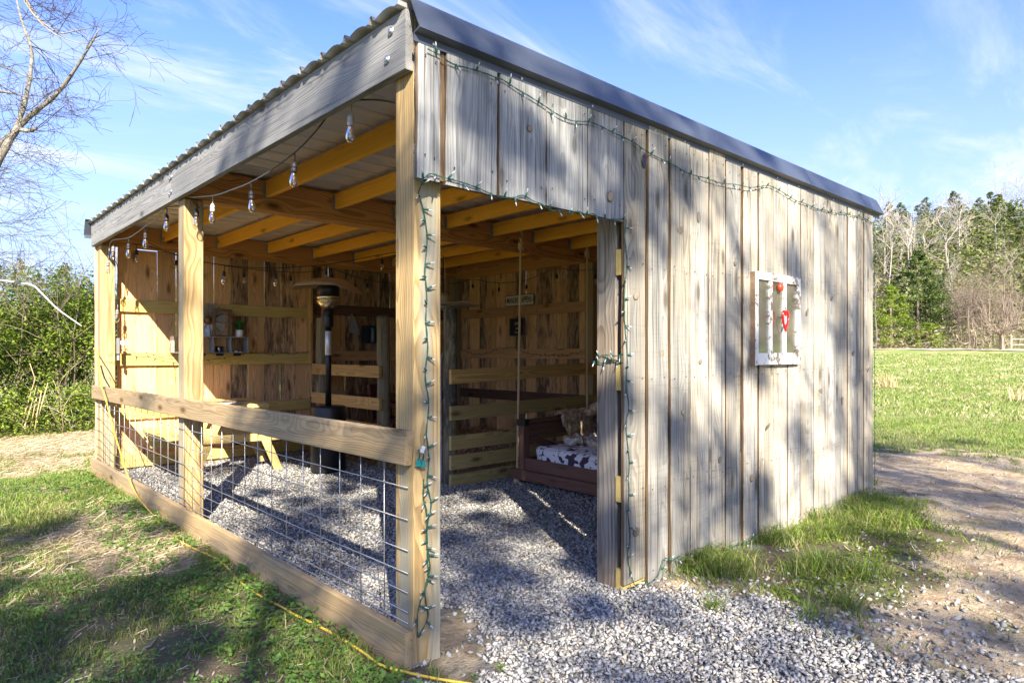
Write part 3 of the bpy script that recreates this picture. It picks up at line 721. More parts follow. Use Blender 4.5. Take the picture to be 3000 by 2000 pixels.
# hanging dark caddy + tin wedge on the back wall, right part
hc = thing('wall_tool_caddy', 'dark metal caddy with a blue-grey bottle hanging right of the round stall post', 'tool caddy', (3.35, 5.9, 1.5))
box('case', 3.22, 3.50, WY-.07, WY-.002, 1.45, 1.70, M_dark, hc)
lathe('bottle', [(.028, 0), (.034, .02), (.03, .13), (.022, .16), (.04, .20), (.01, .21)], M_bluebot, hc, T((3.33, WY-.11, 1.46)), 14)
tube('handle', [(3.43, WY-.09, 1.60), (3.43, WY-.09, 1.27)], .013, M_black, hc); tube('strap', [(3.42, WY-.1, 1.66), (3.47, WY-.09, 1.5)], .008, M_chair, hc)
tag(mk('tin_wedge', [(3.02, WY-.03, 1.60), (3.16, WY-.03, 1.56), (3.16, WY-.03, 1.66), (3.05, WY-.03, 1.86), (3.02, WY-.002, 1.60), (3.16, WY-.002, 1.56), (3.16, WY-.002, 1.66), (3.05, WY-.002, 1.86)],
       [(0, 1, 2, 3), (7, 6, 5, 4), (0, 4, 5, 1), (1, 5, 6, 2), (2, 6, 7, 3), (3, 7, 4, 0)], M_tin), 'grey tin wedge hanging on the back wall left of the tool caddy', 'wall ornament')

# ------------------------------------------------------------------ patio heater
HX, HY = 1.90, 4.45
ht = thing('patio_heater', 'black standing patio heater with bent bronze reflector dish', 'patio heater', (HX, HY, 0)); HM = WM[ht]
lathe('tank_housing', [(.185, .0), (.19, .01), (.19, .695), (.186, .705), (.175, .71), (.03, .722)], M_black, ht, HM @ T((0, 0, .015)), 32)
hd = latheg([(.0055, -.0006), (.0055, .0012)], 6); hole = []
for r in range(5):
    for c in range(15):
        a = math.radians(-150+c*3.9+(1.95 if r % 2 else 0))-.15
        V, Fc = hd; Mh = Rz(a) @ T((.1905, 0, .34+r*.021)) @ Ry(math.pi/2)
        hole.append(([tuple(Mh @ Vector(v)) for v in V], Fc))
for r in range(5):
    for c in range(5):
        a = math.radians(-68+c*3.9+(1.95 if r % 2 else 0)); V, Fc = hd; Mh = Rz(a) @ T((.1905, 0, .36+r*.021)) @ Ry(math.pi/2)
        hole.append(([tuple(Mh @ Vector(v)) for v in V], Fc))
o = mk('vent_holes', *joing(hole), M_hanger, ht, HM @ T((0, 0, .015))); o['kind'] = 'stuff'
lathe('pole', [(.033, .735), (.033, 1.62)], M_black, ht, HM, 20); lathe('label_sleeve', [(.0335, 1.285), (.035, 1.286), (.035, 1.548), (.0335, 1.549)], M_silver, ht, HM, 20)
vb = lathe('valve_box', [(.03, 1.585), (.05, 1.60), (.055, 1.62), (.055, 1.785), (.045, 1.795)], M_black, ht, HM, 16)
Mk_ = HM @ Rz(-2.1) @ T((.055, 0, 1.74)) @ Ry(math.pi/2)
lathe('control_knob', [(.024, 0), (.022, .02), (.006, .022)], M_black, vb, Mk_, 12)
lathe('igniter_button', [(.010, 0), (.010, .008), (.002, .009)], M_chair, vb, HM @ Rz(-2.1) @ T((.055, 0, 1.66)) @ Ry(math.pi/2), 10)
lathe('burner_cone', [(.05, 1.795), (.085, 1.815), (.125, 1.865), (.128, 1.90)], M_chrome, ht, HM, 28)
lathe('burner_ring', [(.132, 1.868), (.136, 1.873), (.132, 1.878)], M_chrome, ht, HM, 28); lathe('burner_band', [(.128, 1.902), (.133, 1.906), (.133, 1.925), (.128, 1.929)], M_chrome, ht, HM, 28)
lathe('emitter_screen', [(.122, 1.93), (.122, 2.03), (.11, 2.05)], M_black, ht, HM, 28)
V = []; Fc = []; nr, na = 8, 40
for layer in (0, 1):
    for i in range(nr+1):
        r = .02+.37*i/nr
        for k in range(na):
            a = 2*math.pi*k/na; x = r*math.cos(a); y = r*math.sin(a)
            u = x*.735-y*.678            # towards the right of the photo
            z = .075*(1-(r/.39)**2)
            if u > .16: z -= (u-.16)*.42
            if u < -.30: z -= (-u-.30)*.3
            if i == nr: z -= .018
            V.append((x, y, 2.06+z+.04*(y*.735+x*.678)-.003*layer))
st_ = (nr+1)*na
for i in range(nr):
    for k in range(na):
        a, b_, c, d = i*na+k, i*na+(k+1) % na, (i+1)*na+(k+1) % na, (i+1)*na+k
        Fc.append((a, d, c, b_)); Fc.append((st_+a, st_+b_, st_+c, st_+d))
for k in range(na):
    Fc.append((nr*na+k, st_+nr*na+k, st_+nr*na+(k+1) % na, nr*na+(k+1) % na)); Fc.append((k, (k+1) % na, st_+(k+1) % na, st_+k))
mk('reflector_dish', V, Fc, M_bronze, ht, HM, True)
lathe('reflector_cap', [(.02, 2.12), (.035, 2.128), (.03, 2.14), (.004, 2.15)], M_metal, ht, HM, 14)

# ------------------------------------------------------------------ ceiling fan
FX, FY = 3.60, 4.62
fn = thing('ceiling_fan', 'cream ceiling fan hanging on a chain in the far stall', 'fan', (FX, FY, 1.9))
FM = T((FX, FY, 0))
lathe('motor_housing', [(.02, 2.085), (.05, 2.08), (.075, 2.05), (.085, 1.97), (.09, 1.95), (.09, 1.935)], M_fan, fn, FM, 20); lathe('motor_base', [(.095, 1.932), (.105, 1.91), (.08, 1.88), (.03, 1.868)], M_pipe, fn, FM, 20)
tube('downrod', [(FX, FY, 2.08), (FX, FY, 2.57)], .008, M_black, fn); tube('chain', [(FX+.02, FY-.012, 2.08), (FX+.02, FY-.012, 2.35), (FX+.01, FY, 2.57)], .004, M_white, fn)
bv = []
for k in (0, 1):
    for x, hw in ((.09, .03), (.16, .055), (.34, .07), (.46, .065), (.50, .035)): bv += [(x, -hw, .012-.006*k), (x, hw, -.012-.006*k)]
bf = []
for i in range(4): bf += [(2*i, 2*i+1, 2*i+3, 2*i+2), (10+2*i, 12+2*i, 13+2*i, 11+2*i), (2*i, 2*i+2, 12+2*i, 10+2*i), (2*i+1, 11+2*i, 13+2*i, 2*i+3)]
bf += [(0, 10, 11, 1), (8, 9, 19, 18)]
fb_ = None
for k in range(5):
    M = FM @ T((0, 0, 1.94)) @ Rz(-.25+k*2*math.pi/5)
    if fb_ is None: fb_ = mk('blade', bv, bf, M_fan, fn, M)
    else: inst('blade', fb_.data, fn, M)

# ------------------------------------------------------------------ signs on the far wall
SX = WX-.022
def onwall(y, z): return Matrix(((0, 0, -1, SX), (-1, 0, 0, y), (0, 1, 0, z), (0, 0, 0, 1)))
sg = thing('enamel_sign', 'cream enamel sign reading MANURE HAPPENS on the far wall', 'sign', (SX, 4.515, 2.055))
w_, h_ = .295, .078; cr = .03
def plate(w_, h_, cr, t, z0=0.):
    pts = []
    for cx_, cy_, a0 in ((w_-cr, h_-cr, 0), (-w_+cr, h_-cr, 90), (-w_+cr, -h_+cr, 180), (w_-cr, -h_+cr, 270)):
        for k in range(4):
            a = math.radians(a0+k*30); pts.append((cx_+cr*math.cos(a), cy_+cr*math.sin(a)))
    n = len(pts); V = [(x, y, z0) for x, y in pts]+[(x, y, z0+t) for x, y in pts]
    Fc = [tuple(range(n-1, -1, -1)), tuple(range(n, 2*n))]+[(i, (i+1) % n, n+(i+1) % n, n+i) for i in range(n)]
    return V, Fc
SM = onwall(4.515, 2.055) @ Rz(-.0)
mk('sign_border', *plate(w_, h_, .022, .004), M_ink, sg, SM); mk('sign_plate', *plate(w_-.008, h_-.008, .02, .002, .0042), M_cream, sg, SM)
text_mesh('lettering', 'MANURE HAPPENS', .115, M_ink, sg, SM @ T((0, 0, .0075)), .52, .0012)
for s in (-1, 1): mk('side_arrow', [(s*(w_-.010), .03, .0063), (s*(w_-.010), -.03, .0063), (s*(w_-.028), 0, .0063), (s*(w_-.010), .03, .0075), (s*(w_-.010), -.03, .0075), (s*(w_-.028), 0, .0075)], [(0, 1, 2), (5, 4, 3), (0, 3, 4, 1), (1, 4, 5, 2), (2, 5, 3, 0)], M_ink, sg, SM)
cb = thing('chalkboard', 'small framed chalkboard with chalk words hanging below the enamel sign', 'chalkboard', (SX, 4.555, 1.68))
CM = onwall(4.555, 1.68)
mk('slate', *boxg(-.14, .14, -.115, .115, 0, .008), M_slate, cb, CM)
for (a, b_, c, d) in ((-.155, .155, .1155, .13), (-.155, .155, -.13, -.1155), (-.155, -.1405, -.115, .115), (.1405, .155, -.115, .115)): mk('frame', *boxg(a, b_, c, d, 0, .014), M_bedwood, cb, CM)
for i, (s_, x, y, z) in enumerate((('GTMS', .01, .045, .05), ('cafe', .0, -.02, .034), ('& more', .0, -.075, .034))):
    text_mesh('chalk_words', s_, z, M_chalk, cb, CM @ T((x, y, .0095)), .9)
tube('hanging_cord', [tuple(CM @ Vector(v)) for v in ((-.09, .13, .006), (-.01, .325, .004), (.01, .325, .004), (.07, .13, .006))], .003, M_bedwood, cb)

# ------------------------------------------------------------------ red chair in the far stall
ch = thing('red_lawn_chair', 'dark red plastic lawn chair in shadow behind the round stall post', 'chair', (3.32, 5.2, 0), math.radians(25)); CHM = WM[ch]
def cb_(name, a, M=None): V, Fc = boxg(*a); return mk(name, V, Fc, M_chair, ch, CHM @ (M or Matrix.Identity(4)))
cb_('seat', (-.25, .25, -.25, .25, .40, .44))
for x in (-.25, .20):
    for y in (-.25, .20): cb_('leg', (x, x+.05, y, y+.05, 0, .40))
    cb_('armrest', (x-.02, x+.07, -.28, .25, .62, .65)); cb_('arm_post', (x, x+.05, -.25, -.20, .44, .62))
for k in range(7): cb_('back_slat', (-.24+.07*k, -.24+.07*k+.055, .21, .235, .44, .84), Rx(-.12))
cb_('back_rail', (-.25, .25, .205, .24, .842, .93), Rx(-.12)); cb_('seat_apron', (-.25, .25, -.26, -.251, .10, .44))

# ================================================================== hanging daybed
bd = thing('hanging_daybed', 'dark red stained swing daybed hung on thick ropes from the purlins', 'daybed', (3.4, 1.6, .05))
bx0, bx1, by0, by1 = 3.02, 3.98, .55, 2.52
def bp(name, p0, p1, w_, t, up, par=bd): return plank(name, p0, p1, w_, t, M_bedwood, par, up=up)
bp('front_rail', (bx0, by0, .165), (bx0, by1+.01, .185), .16, .035, (-1, 0, 0)); bp('back_rail', (bx1, by0, .175), (bx1, by1, .185), .16, .035, (1, 0, 0))
bp('foot_board', (bx0-.045, by0-.05, .085), (bx0-.045, by1+.10, .105), .10, .06, (-1, 0, 0))
for y in (by0, by1): bp('end_rail', (bx0+.02, y, .18), (bx1-.02, y, .18), .15, .035, (0, -1, 0))
for x in (bx0+.01, bx1):
    for y in (by0+.02, by1-.02): bp('corner_post', (x, y, .10), (x, y, .60), .085, .06, (0, -1, 0))
for y in (by0+.02, by1-.02):
    bp('armrest', (bx0-.03, y, .622), (bx1+.03, y, .63), .10, .035, (0, 0, 1)); bp('arm_board', (bx0+.05, y-.015, .535), (bx1-.03, y-.015, .54), .13, .02, (0, -1, 0))
    bp('arm_brace', (bx0+.08, y+.0, .46), (bx1-.2, y, .22), .07, .022, (0, -1, 0))
for k in range(3): bp('back_board', (bx1+.025, by0+.02, .40+k*.15), (bx1+.025, by1-.02, .40+k*.15), .12, .02, (1, 0, 0))
for k in range(6): bp('slat', (bx0+.03, by0+.15+k*.33, .17), (bx1-.03, by0+.15+k*.33, .17), .09, .02, (0, 0, 1))
mk('metal_corner_bracket', *boxg(bx0-.048, bx0+.01, by1-.085, by1+.04, .585, .646), M_black, bd)
# mattress
def cushion(name, sx_, sy_, sz_, mat, par, M, nseg=16, lump=.012, seed=3, pw_=6., label=None):
    from mathutils import noise as mn
    V = []; Fc = []; n = nseg
    def pt(u, v, w2):
        p = Vector((u, v, w2)); m = (abs(u)**pw_+abs(v)**pw_+abs(w2)**pw_)**(1/pw_); q = p/m
        nz = mn.noise(Vector((q.x*sx_*5+seed, q.y*sy_*5, q.z*3)))*lump+mn.noise(Vector((q.x*sx_*14+seed, q.y*sy_*14, q.z*5)))*lump*.45
        return (q.x*sx_+q.x*nz, q.y*sy_+q.y*nz, q.z*sz_+nz*.8)
    faces = [((0, 0, 1), 0), ((0, 0, -1), 0), ((1, 0, 0), 0), ((-1, 0, 0), 0), ((0, 1, 0), 0), ((0, -1, 0), 0)]
    idx = {}
    def vid(p):
        k = tuple(round(c*n) for c in p)
        if k not in idx: idx[k] = len(V); V.append(pt(*p))
        return idx[k]
    for (ax, _) in faces:
        a = Vector(ax); b_ = Vector((ax[1], ax[2], ax[0])); c = a.cross(b_)
        for i in range(n):
            for j in range(n):
                q = []
                for (di, dj) in ((0, 0), (1, 0), (1, 1), (0, 1)):
                    q.append(vid(a+b_*((i+di)/n*2-1)+c*((j+dj)/n*2-1)))
                Fc.append(tuple(q))
    return mk(name, V, Fc, mat, par, M, True)
mt = cushion('mattress', .445, .93, .105, M_cow, None, T((3.495, 1.535, .283)), 22, .016, 3, 7)
tag(mt, 'cow print mattress lying in the hanging daybed', 'mattress')
cu_ = cushion('cushion', .19, .055, .20, M_cow, None, T((3.80, 1.93, .585)) @ Rz(-.9) @ Rx(.25), 12, .02, 8, 2.6); tag(cu_, 'black and white cow print cushion leaning behind the white cushion', 'cushion')
M_pillow = simple('pale_linen_print', (.62, .62, .60), .9, 0, .08, 20)
cu2 = cushion('cushion', .165, .05, .165, M_pillow, None, T((3.66, 1.80, .545)) @ Rz(-.8) @ Rx(.3), 12, .015, 5, 2.6); tag(cu2, 'white linen cushion with faint lettering propped in the daybed corner', 'cushion')
text_mesh('cushion_lettering', 'life', .07, M_ink, cu2, WM[cu2] @ T((-.02, -.052, .07)) @ Rx(math.pi/2), 1, 0)
# throw blanket: hangs over the arm then lies in folds on the mattress
from mathutils import noise as mn
V = []; Fc = []; n1, n2 = 26, 12
path = smoothpts([(0, 2.635, .46), (0, 2.60, .60), (0, 2.575, .668), (0, 2.50, .675), (0, 2.44, .66), (0, 2.425, .55), (0, 2.41, .45), (0, 2.36, .41), (0, 2.22, .405)], 4)
n1 = len(path)-1; n2 = 16
for lay in (0, 1):
    for i, p_ in enumerate(path):
        for j in range(n2+1):
            v = j/n2; q = Vector((3.53+.47*v+.03*math.sin(i*.3), p_.y, p_.z)); nz = mn.noise(q*11)*.022+mn.noise(q*26)*.012
            V.append((q.x+nz, q.y-abs(nz)*1.2+(.016-.032*lay)*(1 if 6 < i < 24 else 0)*-1, q.z+nz*.6+(.0 if 14 < i < 24 else .014-.028*lay)))
n = n2+1; o = (n1+1)*n
for i in range(n1):
    for j in range(n2):
        a = i*n+j; Fc.append((a, a+1, a+n+1, a+n)); Fc.append((o+a, o+a+n, o+a+n+1, o+a+1))
for i in range(n1):
    for (a, b_) in ((i*n, (i+1)*n), ((i+1)*n+n2, i*n+n2)): Fc.append((a, b_, o+b_, o+a))
for j in range(n2):
    for (a, b_) in ((j+1, j), (n1*n+j, n1*n+j+1)): Fc.append((a, b_, o+b_, o+a))
bl_ = mk('throw_blanket', V, Fc, M_fur, None, None, True); tag(bl_, 'fluffy tan and cream throw blanket draped over the daybed arm', 'blanket')
V = []; Fc = []
pa = [tubeg([(3.45+.12*math.cos(t)+dx, 2.0+.22*math.sin(t*.7)+dy, .435+.02*math.sin(t*5)) for t in np.linspace(0, 4.2, 12)], [.03+.02*abs(math.sin(k*1.9)) for k in range(12)], 8) for dx, dy in ((0, 0), (.14, -.12), (.02, -.3))]
mk('blanket_fold', *joing(pa), M_furw, bl_, None, True)
pa = [tubeg([(3.86, 2.40, .66), (3.88, 2.2, .76), (3.95, 2.0, .82), (3.98, 1.8, .80)], [.05, .075, .08, .06], 10)]
mk('blanket_bundle', *joing(pa), M_fur, bl_, None, True)
# ropes: three twisted strands
def rope(name, p0, p1, par, r=.0125):
    p0 = Vector(p0); p1 = Vector(p1); L = (p1-p0).length; ax = (p1-p0).normalized(); u = ax.orthogonal().normalized(); v = ax.cross(u)
    parts = []; turns = L/.085; n = int(turns*8)
    for s in range(3):
        pts = []
        for i in range(n+1):
            f = i/n; a = 2*math.pi*(turns*f+s/3); pts.append(p0+ax*L*f+(u*math.cos(a)+v*math.sin(a))*r*.52)
        parts.append(tubeg(pts, r*.56, 5, False))
    return mk(name, *joing(parts), M_rope, par, None, True)
def knotg(c, r):
    c = Vector(c); parts = []
    for k in range(3):
        parts.append(tubeg([c+Vector((math.cos(t+k)*r*.9, math.sin(t+k)*r*.9, (k-1)*r*.9+math.sin(2*t+k)*r*.5)) for t in np.linspace(0, 5.6, 12)], r*.55, 6))
    parts.append(tubeg([c+Vector((r*.6, 0, 0)), c+Vector((r*1.0, -r*.4, -r*2.2))], r*.5, 6))
    return joing(parts)
rtop = (3.075, 2.60, 2.47); rbot = (2.985, 2.56, .14)
rope('rope', rtop, rbot, bd)
mk('rope_knot', *knotg((3.075, 2.60, 2.40), .022), M_rope, bd, None, True); mk('rope_knot', *knotg((2.985, 2.56, .02), .024), M_rope, bd, None, True)
rope('rope', (4.10, 2.60, 2.50), (4.03, 2.54, .12), bd); mk('rope_knot', *knotg((4.10, 2.60, 2.42), .022), M_rope, bd, None, True)
for x in (3.075, 4.10): tube('hook', [(x, 2.60, 2.575), (x, 2.6, 2.54), (x+.018, 2.6, 2.52), (x+.02, 2.6, 2.49), (x, 2.6, 2.475), (x-.018, 2.6, 2.485)], .004, M_metal, bd)
rope('rope', (3.07, .45, 2.55), (2.985, .50, .14), bd); rope('rope', (4.10, .45, 2.55), (4.03, .50, .12), bd)

# ================================================================== Edison string lights
sock_g = latheg([(.004, 0), (.008, -.004), (.013, -.012), (.0165, -.020), (.0165, -.034), (.0145, -.036), (.0145, -.038), (.0165, -.040), (.0165, -.058), (.013, -.060)], 12)
gl_g = latheg([(.0125, -.061), (.013, -.068), (.0165, -.080), (.0205, -.095), (.0225, -.108), (.0215, -.120), (.0165, -.132), (.008, -.139), (.001, -.141)], 14)
fil_g = joing([tubeg([(.004, 0, -.062), (.003, 0, -.100), (0, .003, -.085), (-.003, 0, -.100), (-.004, 0, -.062)], .0009, 4), latheg([(.005, -.062), (.004, -.075), (.001, -.078)], 6)])
SK = {}
def string_light(name, label, cords, bulbs, cmat, smat=None, scale=1., drop=.045, group='strings of round filament bulbs'):
    t = thing(name, label, 'string lights', bulbs[0][:3] if bulbs else cords[0][0], 0, group)
    for c, m_ in cords: tube('cord', smoothpts(c, 7), .0042, m_, t, 6)
    for b_ in bulbs:
        x, y, z = b_[:3]; m_ = b_[3] if len(b_) > 3 else M_blackmat; tilt = R_.uniform(-.06, .06)
        M = T((x, y, z)) @ Matrix.Rotation(tilt, 4, 'Y') @ Matrix.Rotation(R_.uniform(-.05, .05), 4, 'X') @ T((0, 0, -drop)) @ Matrix.Scale(scale, 4)
        key = (m_.name, 's')
        if key in SK: s_ = inst('bulb_socket', SK[key], t, M)
        else: s_ = mk('bulb_socket', *sock_g, m_, t, M, True); SK[key] = s_.data
        dv = tubeg([(0, 0, drop/scale+.0), (.003, 0, drop/scale*.5), (0, 0, -.002)], .0035, 5)
        mk('lead_wire', *dv, m_, s_, M, True)
        if 'g' in SK: gb = inst('glass_bulb', SK['g'], s_, M)
        else: gb = mk('glass_bulb', *gl_g, M_glass, s_, M, True); SK['g'] = gb.data
        if 'f' in SK: inst('filament', SK['f'], s_, M)
        else: SK['f'] = mk('filament', *fil_g, M_fil, s_, M, True).data
    return t
string_light('string_lights', 'string of large clear bulbs drooping along the front eave beam', [
    ([(.06, .16, 2.385), (.04, .33, 2.45), (.03, .539, 2.506), (.02, .606, 2.512), (.02, .74, 2.512)], M_blackmat),
    ([(.02, .74, 2.512), (.04, 1.0, 2.455), (.04, 1.228, 2.408), (.04, 1.55, 2.376)], M_blackmat),
    ([(.04, 1.55, 2.376), (.04, 1.874, 2.367), (.04, 2.2, 2.380), (.04, 2.501, 2.40), (.03, 2.98, 2.468)], M_litcord),
    ([(.03, 2.98, 2.468), (.05, 2.98, 2.44), (.10, 3.0, 2.40)], M_blackmat),
    ([(.02, 3.20, 2.44), (.02, 3.56, 2.488)], M_blackmat),
    ([(.02, 3.56, 2.487), (.03, 3.9, 2.444), (.02, 4.198, 2.421), (.02, 4.5, 2.403), (.02, 4.812, 2.399), (.02, 5.456, 2.454), (.02, 5.577, 2.357)], M_litcord),
    ([(.02, 5.577, 2.357), (.03, 5.60, 2.30), (.15, 5.84, 2.25), (.152, 5.86, 1.9), (.155, 5.86, 1.55), (.16, 5.86, 1.46)], M_blackmat)],
    [(.03, .572, 2.50, M_litcord), (.04, 1.215, 2.408), (.04, 1.845, 2.368), (.04, 2.53, 2.400, M_litcord), (.06, 2.93, 2.43),
     (.02, 3.545, 2.482), (.02, 4.19, 2.42), (.02, 4.79, 2.398), (.02, 5.38, 2.44, M_socket), (.02, 5.62, 2.32, M_socket), (.155, 5.85, 1.83, M_socket)], M_blackmat, drop=.05, scale=1.0)
string_light('string_lights', 'string of clear bulbs slung along the back wall above the table', [
    ([(.30, 5.84, 2.50), (.48, 5.85, 2.49), (.75, 5.85, 2.42), (1.046, 5.85, 2.374), (1.275, 5.85, 2.352), (1.504, 5.85, 2.341), (1.883, 5.85, 2.336), (2.122, 5.85, 2.343), (2.4, 5.85, 2.373), (2.66, 5.85, 2.435), (2.993, 5.85, 2.36), (3.3, 5.85, 2.32), (3.643, 5.85, 2.309), (4.1, 5.86, 2.35), (4.55, 5.86, 2.43)], M_blackmat)],
    [(.335, 5.85, 2.498), (.75, 5.85, 2.42), (1.50, 5.85, 2.341), (2.10, 5.85, 2.343), (2.67, 5.85, 2.43), (3.2, 5.85, 2.33), (3.75, 5.85, 2.31)], M_blackmat, drop=.05)
string_light('string_lights', 'string of clear bulbs crossing the middle of the shed over the heater', [
    ([(.33, 5.5, 2.50), (.38, 5.0, 2.35), (.55, 4.6, 2.22), (.806, 4.5, 2.182), (1.05, 4.5, 2.182), (1.313, 4.5, 2.196), (1.685, 4.5, 2.25), (1.893, 4.5, 2.286), (2.238, 4.5, 2.37), (2.606, 4.5, 2.471), (3.0, 4.5, 2.555)], M_blackmat)],
    [(.806, 4.5, 2.182), (1.32, 4.5, 2.196), (1.90, 4.5, 2.286), (2.61, 4.5, 2.471)], M_blackmat, drop=.05)
string_light('string_lights', 'string of clear bulbs looping along the far wall over the enamel sign', [
    ([(4.7, 5.95, 2.40), (4.7, 5.737, 2.379), (4.7, 5.348, 2.407), (4.7, 5.019, 2.342), (4.7, 4.734, 2.307), (4.7, 4.461, 2.297), (4.7, 4.199, 2.306), (4.7, 3.867, 2.366), (4.7, 3.621, 2.406), (4.7, 3.327, 2.356), (4.7, 3.11, 2.341), (4.7, 2.8, 2.345)], M_blackmat)],
    [(4.7, 5.36, 2.405), (4.7, 4.77, 2.31), (4.7, 4.20, 2.306), (4.7, 3.64, 2.404), (4.7, 2.99, 2.341)], M_blackmat, drop=.06)
tag(mk('plastic_tag', *boxg(-.025, .025, -.003, .003, -.12, 0), M_paper, None, T((4.69, 3.44, 2.36)) @ Ry(.0) @ Rx(.0) @ Matrix.Rotation(.5, 4, 'X')), 'small white plastic tag dangling from the bulb string near the sign', 'tag')

# ================================================================== green mini lights
msock = latheg([(.0030, 0), (.0048, .002), (.0048, .020), (.0038, .022)], 7)
mtip = latheg([(.0030, .022), (.0030, .032), (.0022, .038), (.0004, .043)], 6)
MV, MF = joing([msock, mtip]); mmi = [0]*len(msock[1])+[1]*len(mtip[1]); MB = {}
def mini(name, label, runs, nrm, step=.115, side=None, tip=M_tip, twist=.0048, rr=.0016):
    t = thing(name, label, 'mini lights', runs[0][0], 0, 'strings of green mini lights'); rn = random.Random(len(label))
    nrm = Vector(nrm)
    for run in runs:
        P = smoothpts(run, 8); d = [0]
        for i in range(1, len(P)): d.append(d[-1]+(P[i]-P[i-1]).length)
        L = d[-1]; n = max(6, int(L/.018))
        def at(s):
            for i in range(1, len(P)):
                if d[i] >= s: f = (s-d[i-1])/max(d[i]-d[i-1], 1e-6); return P[i-1].lerp(P[i], f), (P[i]-P[i-1]).normalized()
            return P[-1], (P[-1]-P[-2]).normalized()
        parts = []
        for ph in (0, math.pi):
            pts = []
            for i in range(n+1):
                p_, tg = at(L*i/n); sd = tg.cross(nrm).normalized(); a = i*.85+ph
                pts.append(p_+sd*math.cos(a)*twist*.45+nrm*(math.sin(a)*twist*.3)+sd*.004*math.sin(i*.31))
            parts.append(tubeg(pts, rr, 5, False))
        mk('cord', *joing(parts), M_green, t, None, True)
        k = 0; s = step*.5
        while s < L:
            p_, tg = at(s); sd = tg.cross(nrm).normalized()*(1 if k % 2 else -1)
            dr = (sd*rn.uniform(.7, 1.)+nrm*rn.uniform(.15, .7)+tg*rn.uniform(-.5, .5)).normalized()
            if side is not None: dr = (Vector(side)*rn.uniform(.5, 1.)+sd*.3+nrm*rn.uniform(0, .4)+tg*rn.uniform(-.5, .5)).normalized()
            q = Vector((0, 0, 1)).rotation_difference(dr).to_matrix().to_4x4(); M = T(p_) @ q
            if 'b' in MB: inst('bulb', MB['b'], t, M)
            else: MB['b'] = mk('bulb', MV, MF, None, t, M, True, mats=[M_green, tip], mi=mmi).data
            s += step*rn.uniform(.75, 1.25); k += 1
    return t
mini('mini_lights', 'green mini light string swagged across the siding under the roof trim', [
    [(.012, -.080, 2.535), (.088, -.078, 2.532), (.15, -.078, 2.516), (.378, -.078, 2.525), (.43, -.076, 2.53), (.539, -.078, 2.505), (.691, -.078, 2.474), (.879, -.078, 2.455), (1.058, -.078, 2.478), (1.26, -.078, 2.467), (1.401, -.078, 2.447), (1.725, -.080, 2.405), (2.003, -.085, 2.383), (2.326, -.090, 2.393), (2.579, -.090, 2.418), (2.779, -.085, 2.445), (2.98, -.080, 2.492), (3.216, -.08, 2.466), (3.479, -.08, 2.449), (3.788, -.08, 2.447), (4.096, -.08, 2.462), (4.372, -.08, 2.49), (4.761, -.08, 2.505), (4.98, -.08, 2.49)],
    ], (0, -1, 0), .095)
mini('mini_lights', 'green mini light string hanging down the far right corner of the siding', [
    [(4.98, -.08, 2.49), (5.01, -.08, 2.3), (5.015, -.078, 2.0), (5.012, -.078, 1.7), (5.02, -.078, 1.4), (5.012, -.078, 1.1), (5.018, -.078, .8), (5.01, -.078, .5), (5.02, -.078, .2), (5.01, -.078, .05)]], (0, -1, 0), .10)
mini('mini_lights', 'green mini light string edging the bottom of the doorway header', [
    [(-.04, -.078, 1.995), (-.015, -.078, 2.0), (.024, -.076, 2.036), (.072, -.076, 2.034), (.158, -.076, 2.026), (.272, -.076, 2.016), (.397, -.076, 2.005), (.482, -.076, 2.008), (.553, -.076, 2.026), (.615, -.076, 2.011), (.678, -.076, 2.008), (.738, -.076, 1.992), (.817, -.076, 2.002), (.861, -.076, 1.988), (.932, -.076, 2.008), (.992, -.076, 2.002), (1.046, -.076, 2.018), (1.101, -.076, 2.005), (1.201, -.076, 2.010), (1.318, -.078, 2.02)]], (0, -1, 0), .075)
mini('mini_lights', 'green mini light string stapled down the door edge of the siding', [
    [(1.322, -.078, 2.02), (1.318, -.072, 1.93), (1.335, -.070, 1.8), (1.318, -.070, 1.68), (1.318, -.07, 1.587), (1.318, -.07, 1.458), (1.324, -.07, 1.381), (1.343, -.07, 1.251), (1.334, -.07, 1.122), (1.35, -.07, 1.005), (1.329, -.07, .928), (1.345, -.07, .81), (1.355, -.07, .712), (1.345, -.07, .622), (1.355, -.07, .549), (1.35, -.07, .42), (1.36, -.07, .30), (1.345, -.07, .20), (1.38, -.075, .075), (1.40, -.08, .03), (1.47, -.085, .04), (1.52, -.085, .015), (1.60, -.09, .05), (1.66, -.09, .13), (1.72, -.10, .10), (1.80, -.10, .11), (1.95, -.14, .05), (2.2, -.12, .06), (2.7, -.10, .05)]], (0, -1, 0), .085)
mini('mini_lights', 'green mini light string wrapped round the aged door post', [
    [(1.318, -.06, 1.30), (1.31, -.01, 1.285), (1.322, .08, 1.29), (1.325, .15, 1.275), (1.38, .152, 1.27)], [(1.318, -.055, 1.25), (1.32, .0, 1.262), (1.323, .09, 1.245), (1.325, .15, 1.26), (1.4, .152, 1.25)]], (-1, 0, 0), .05)
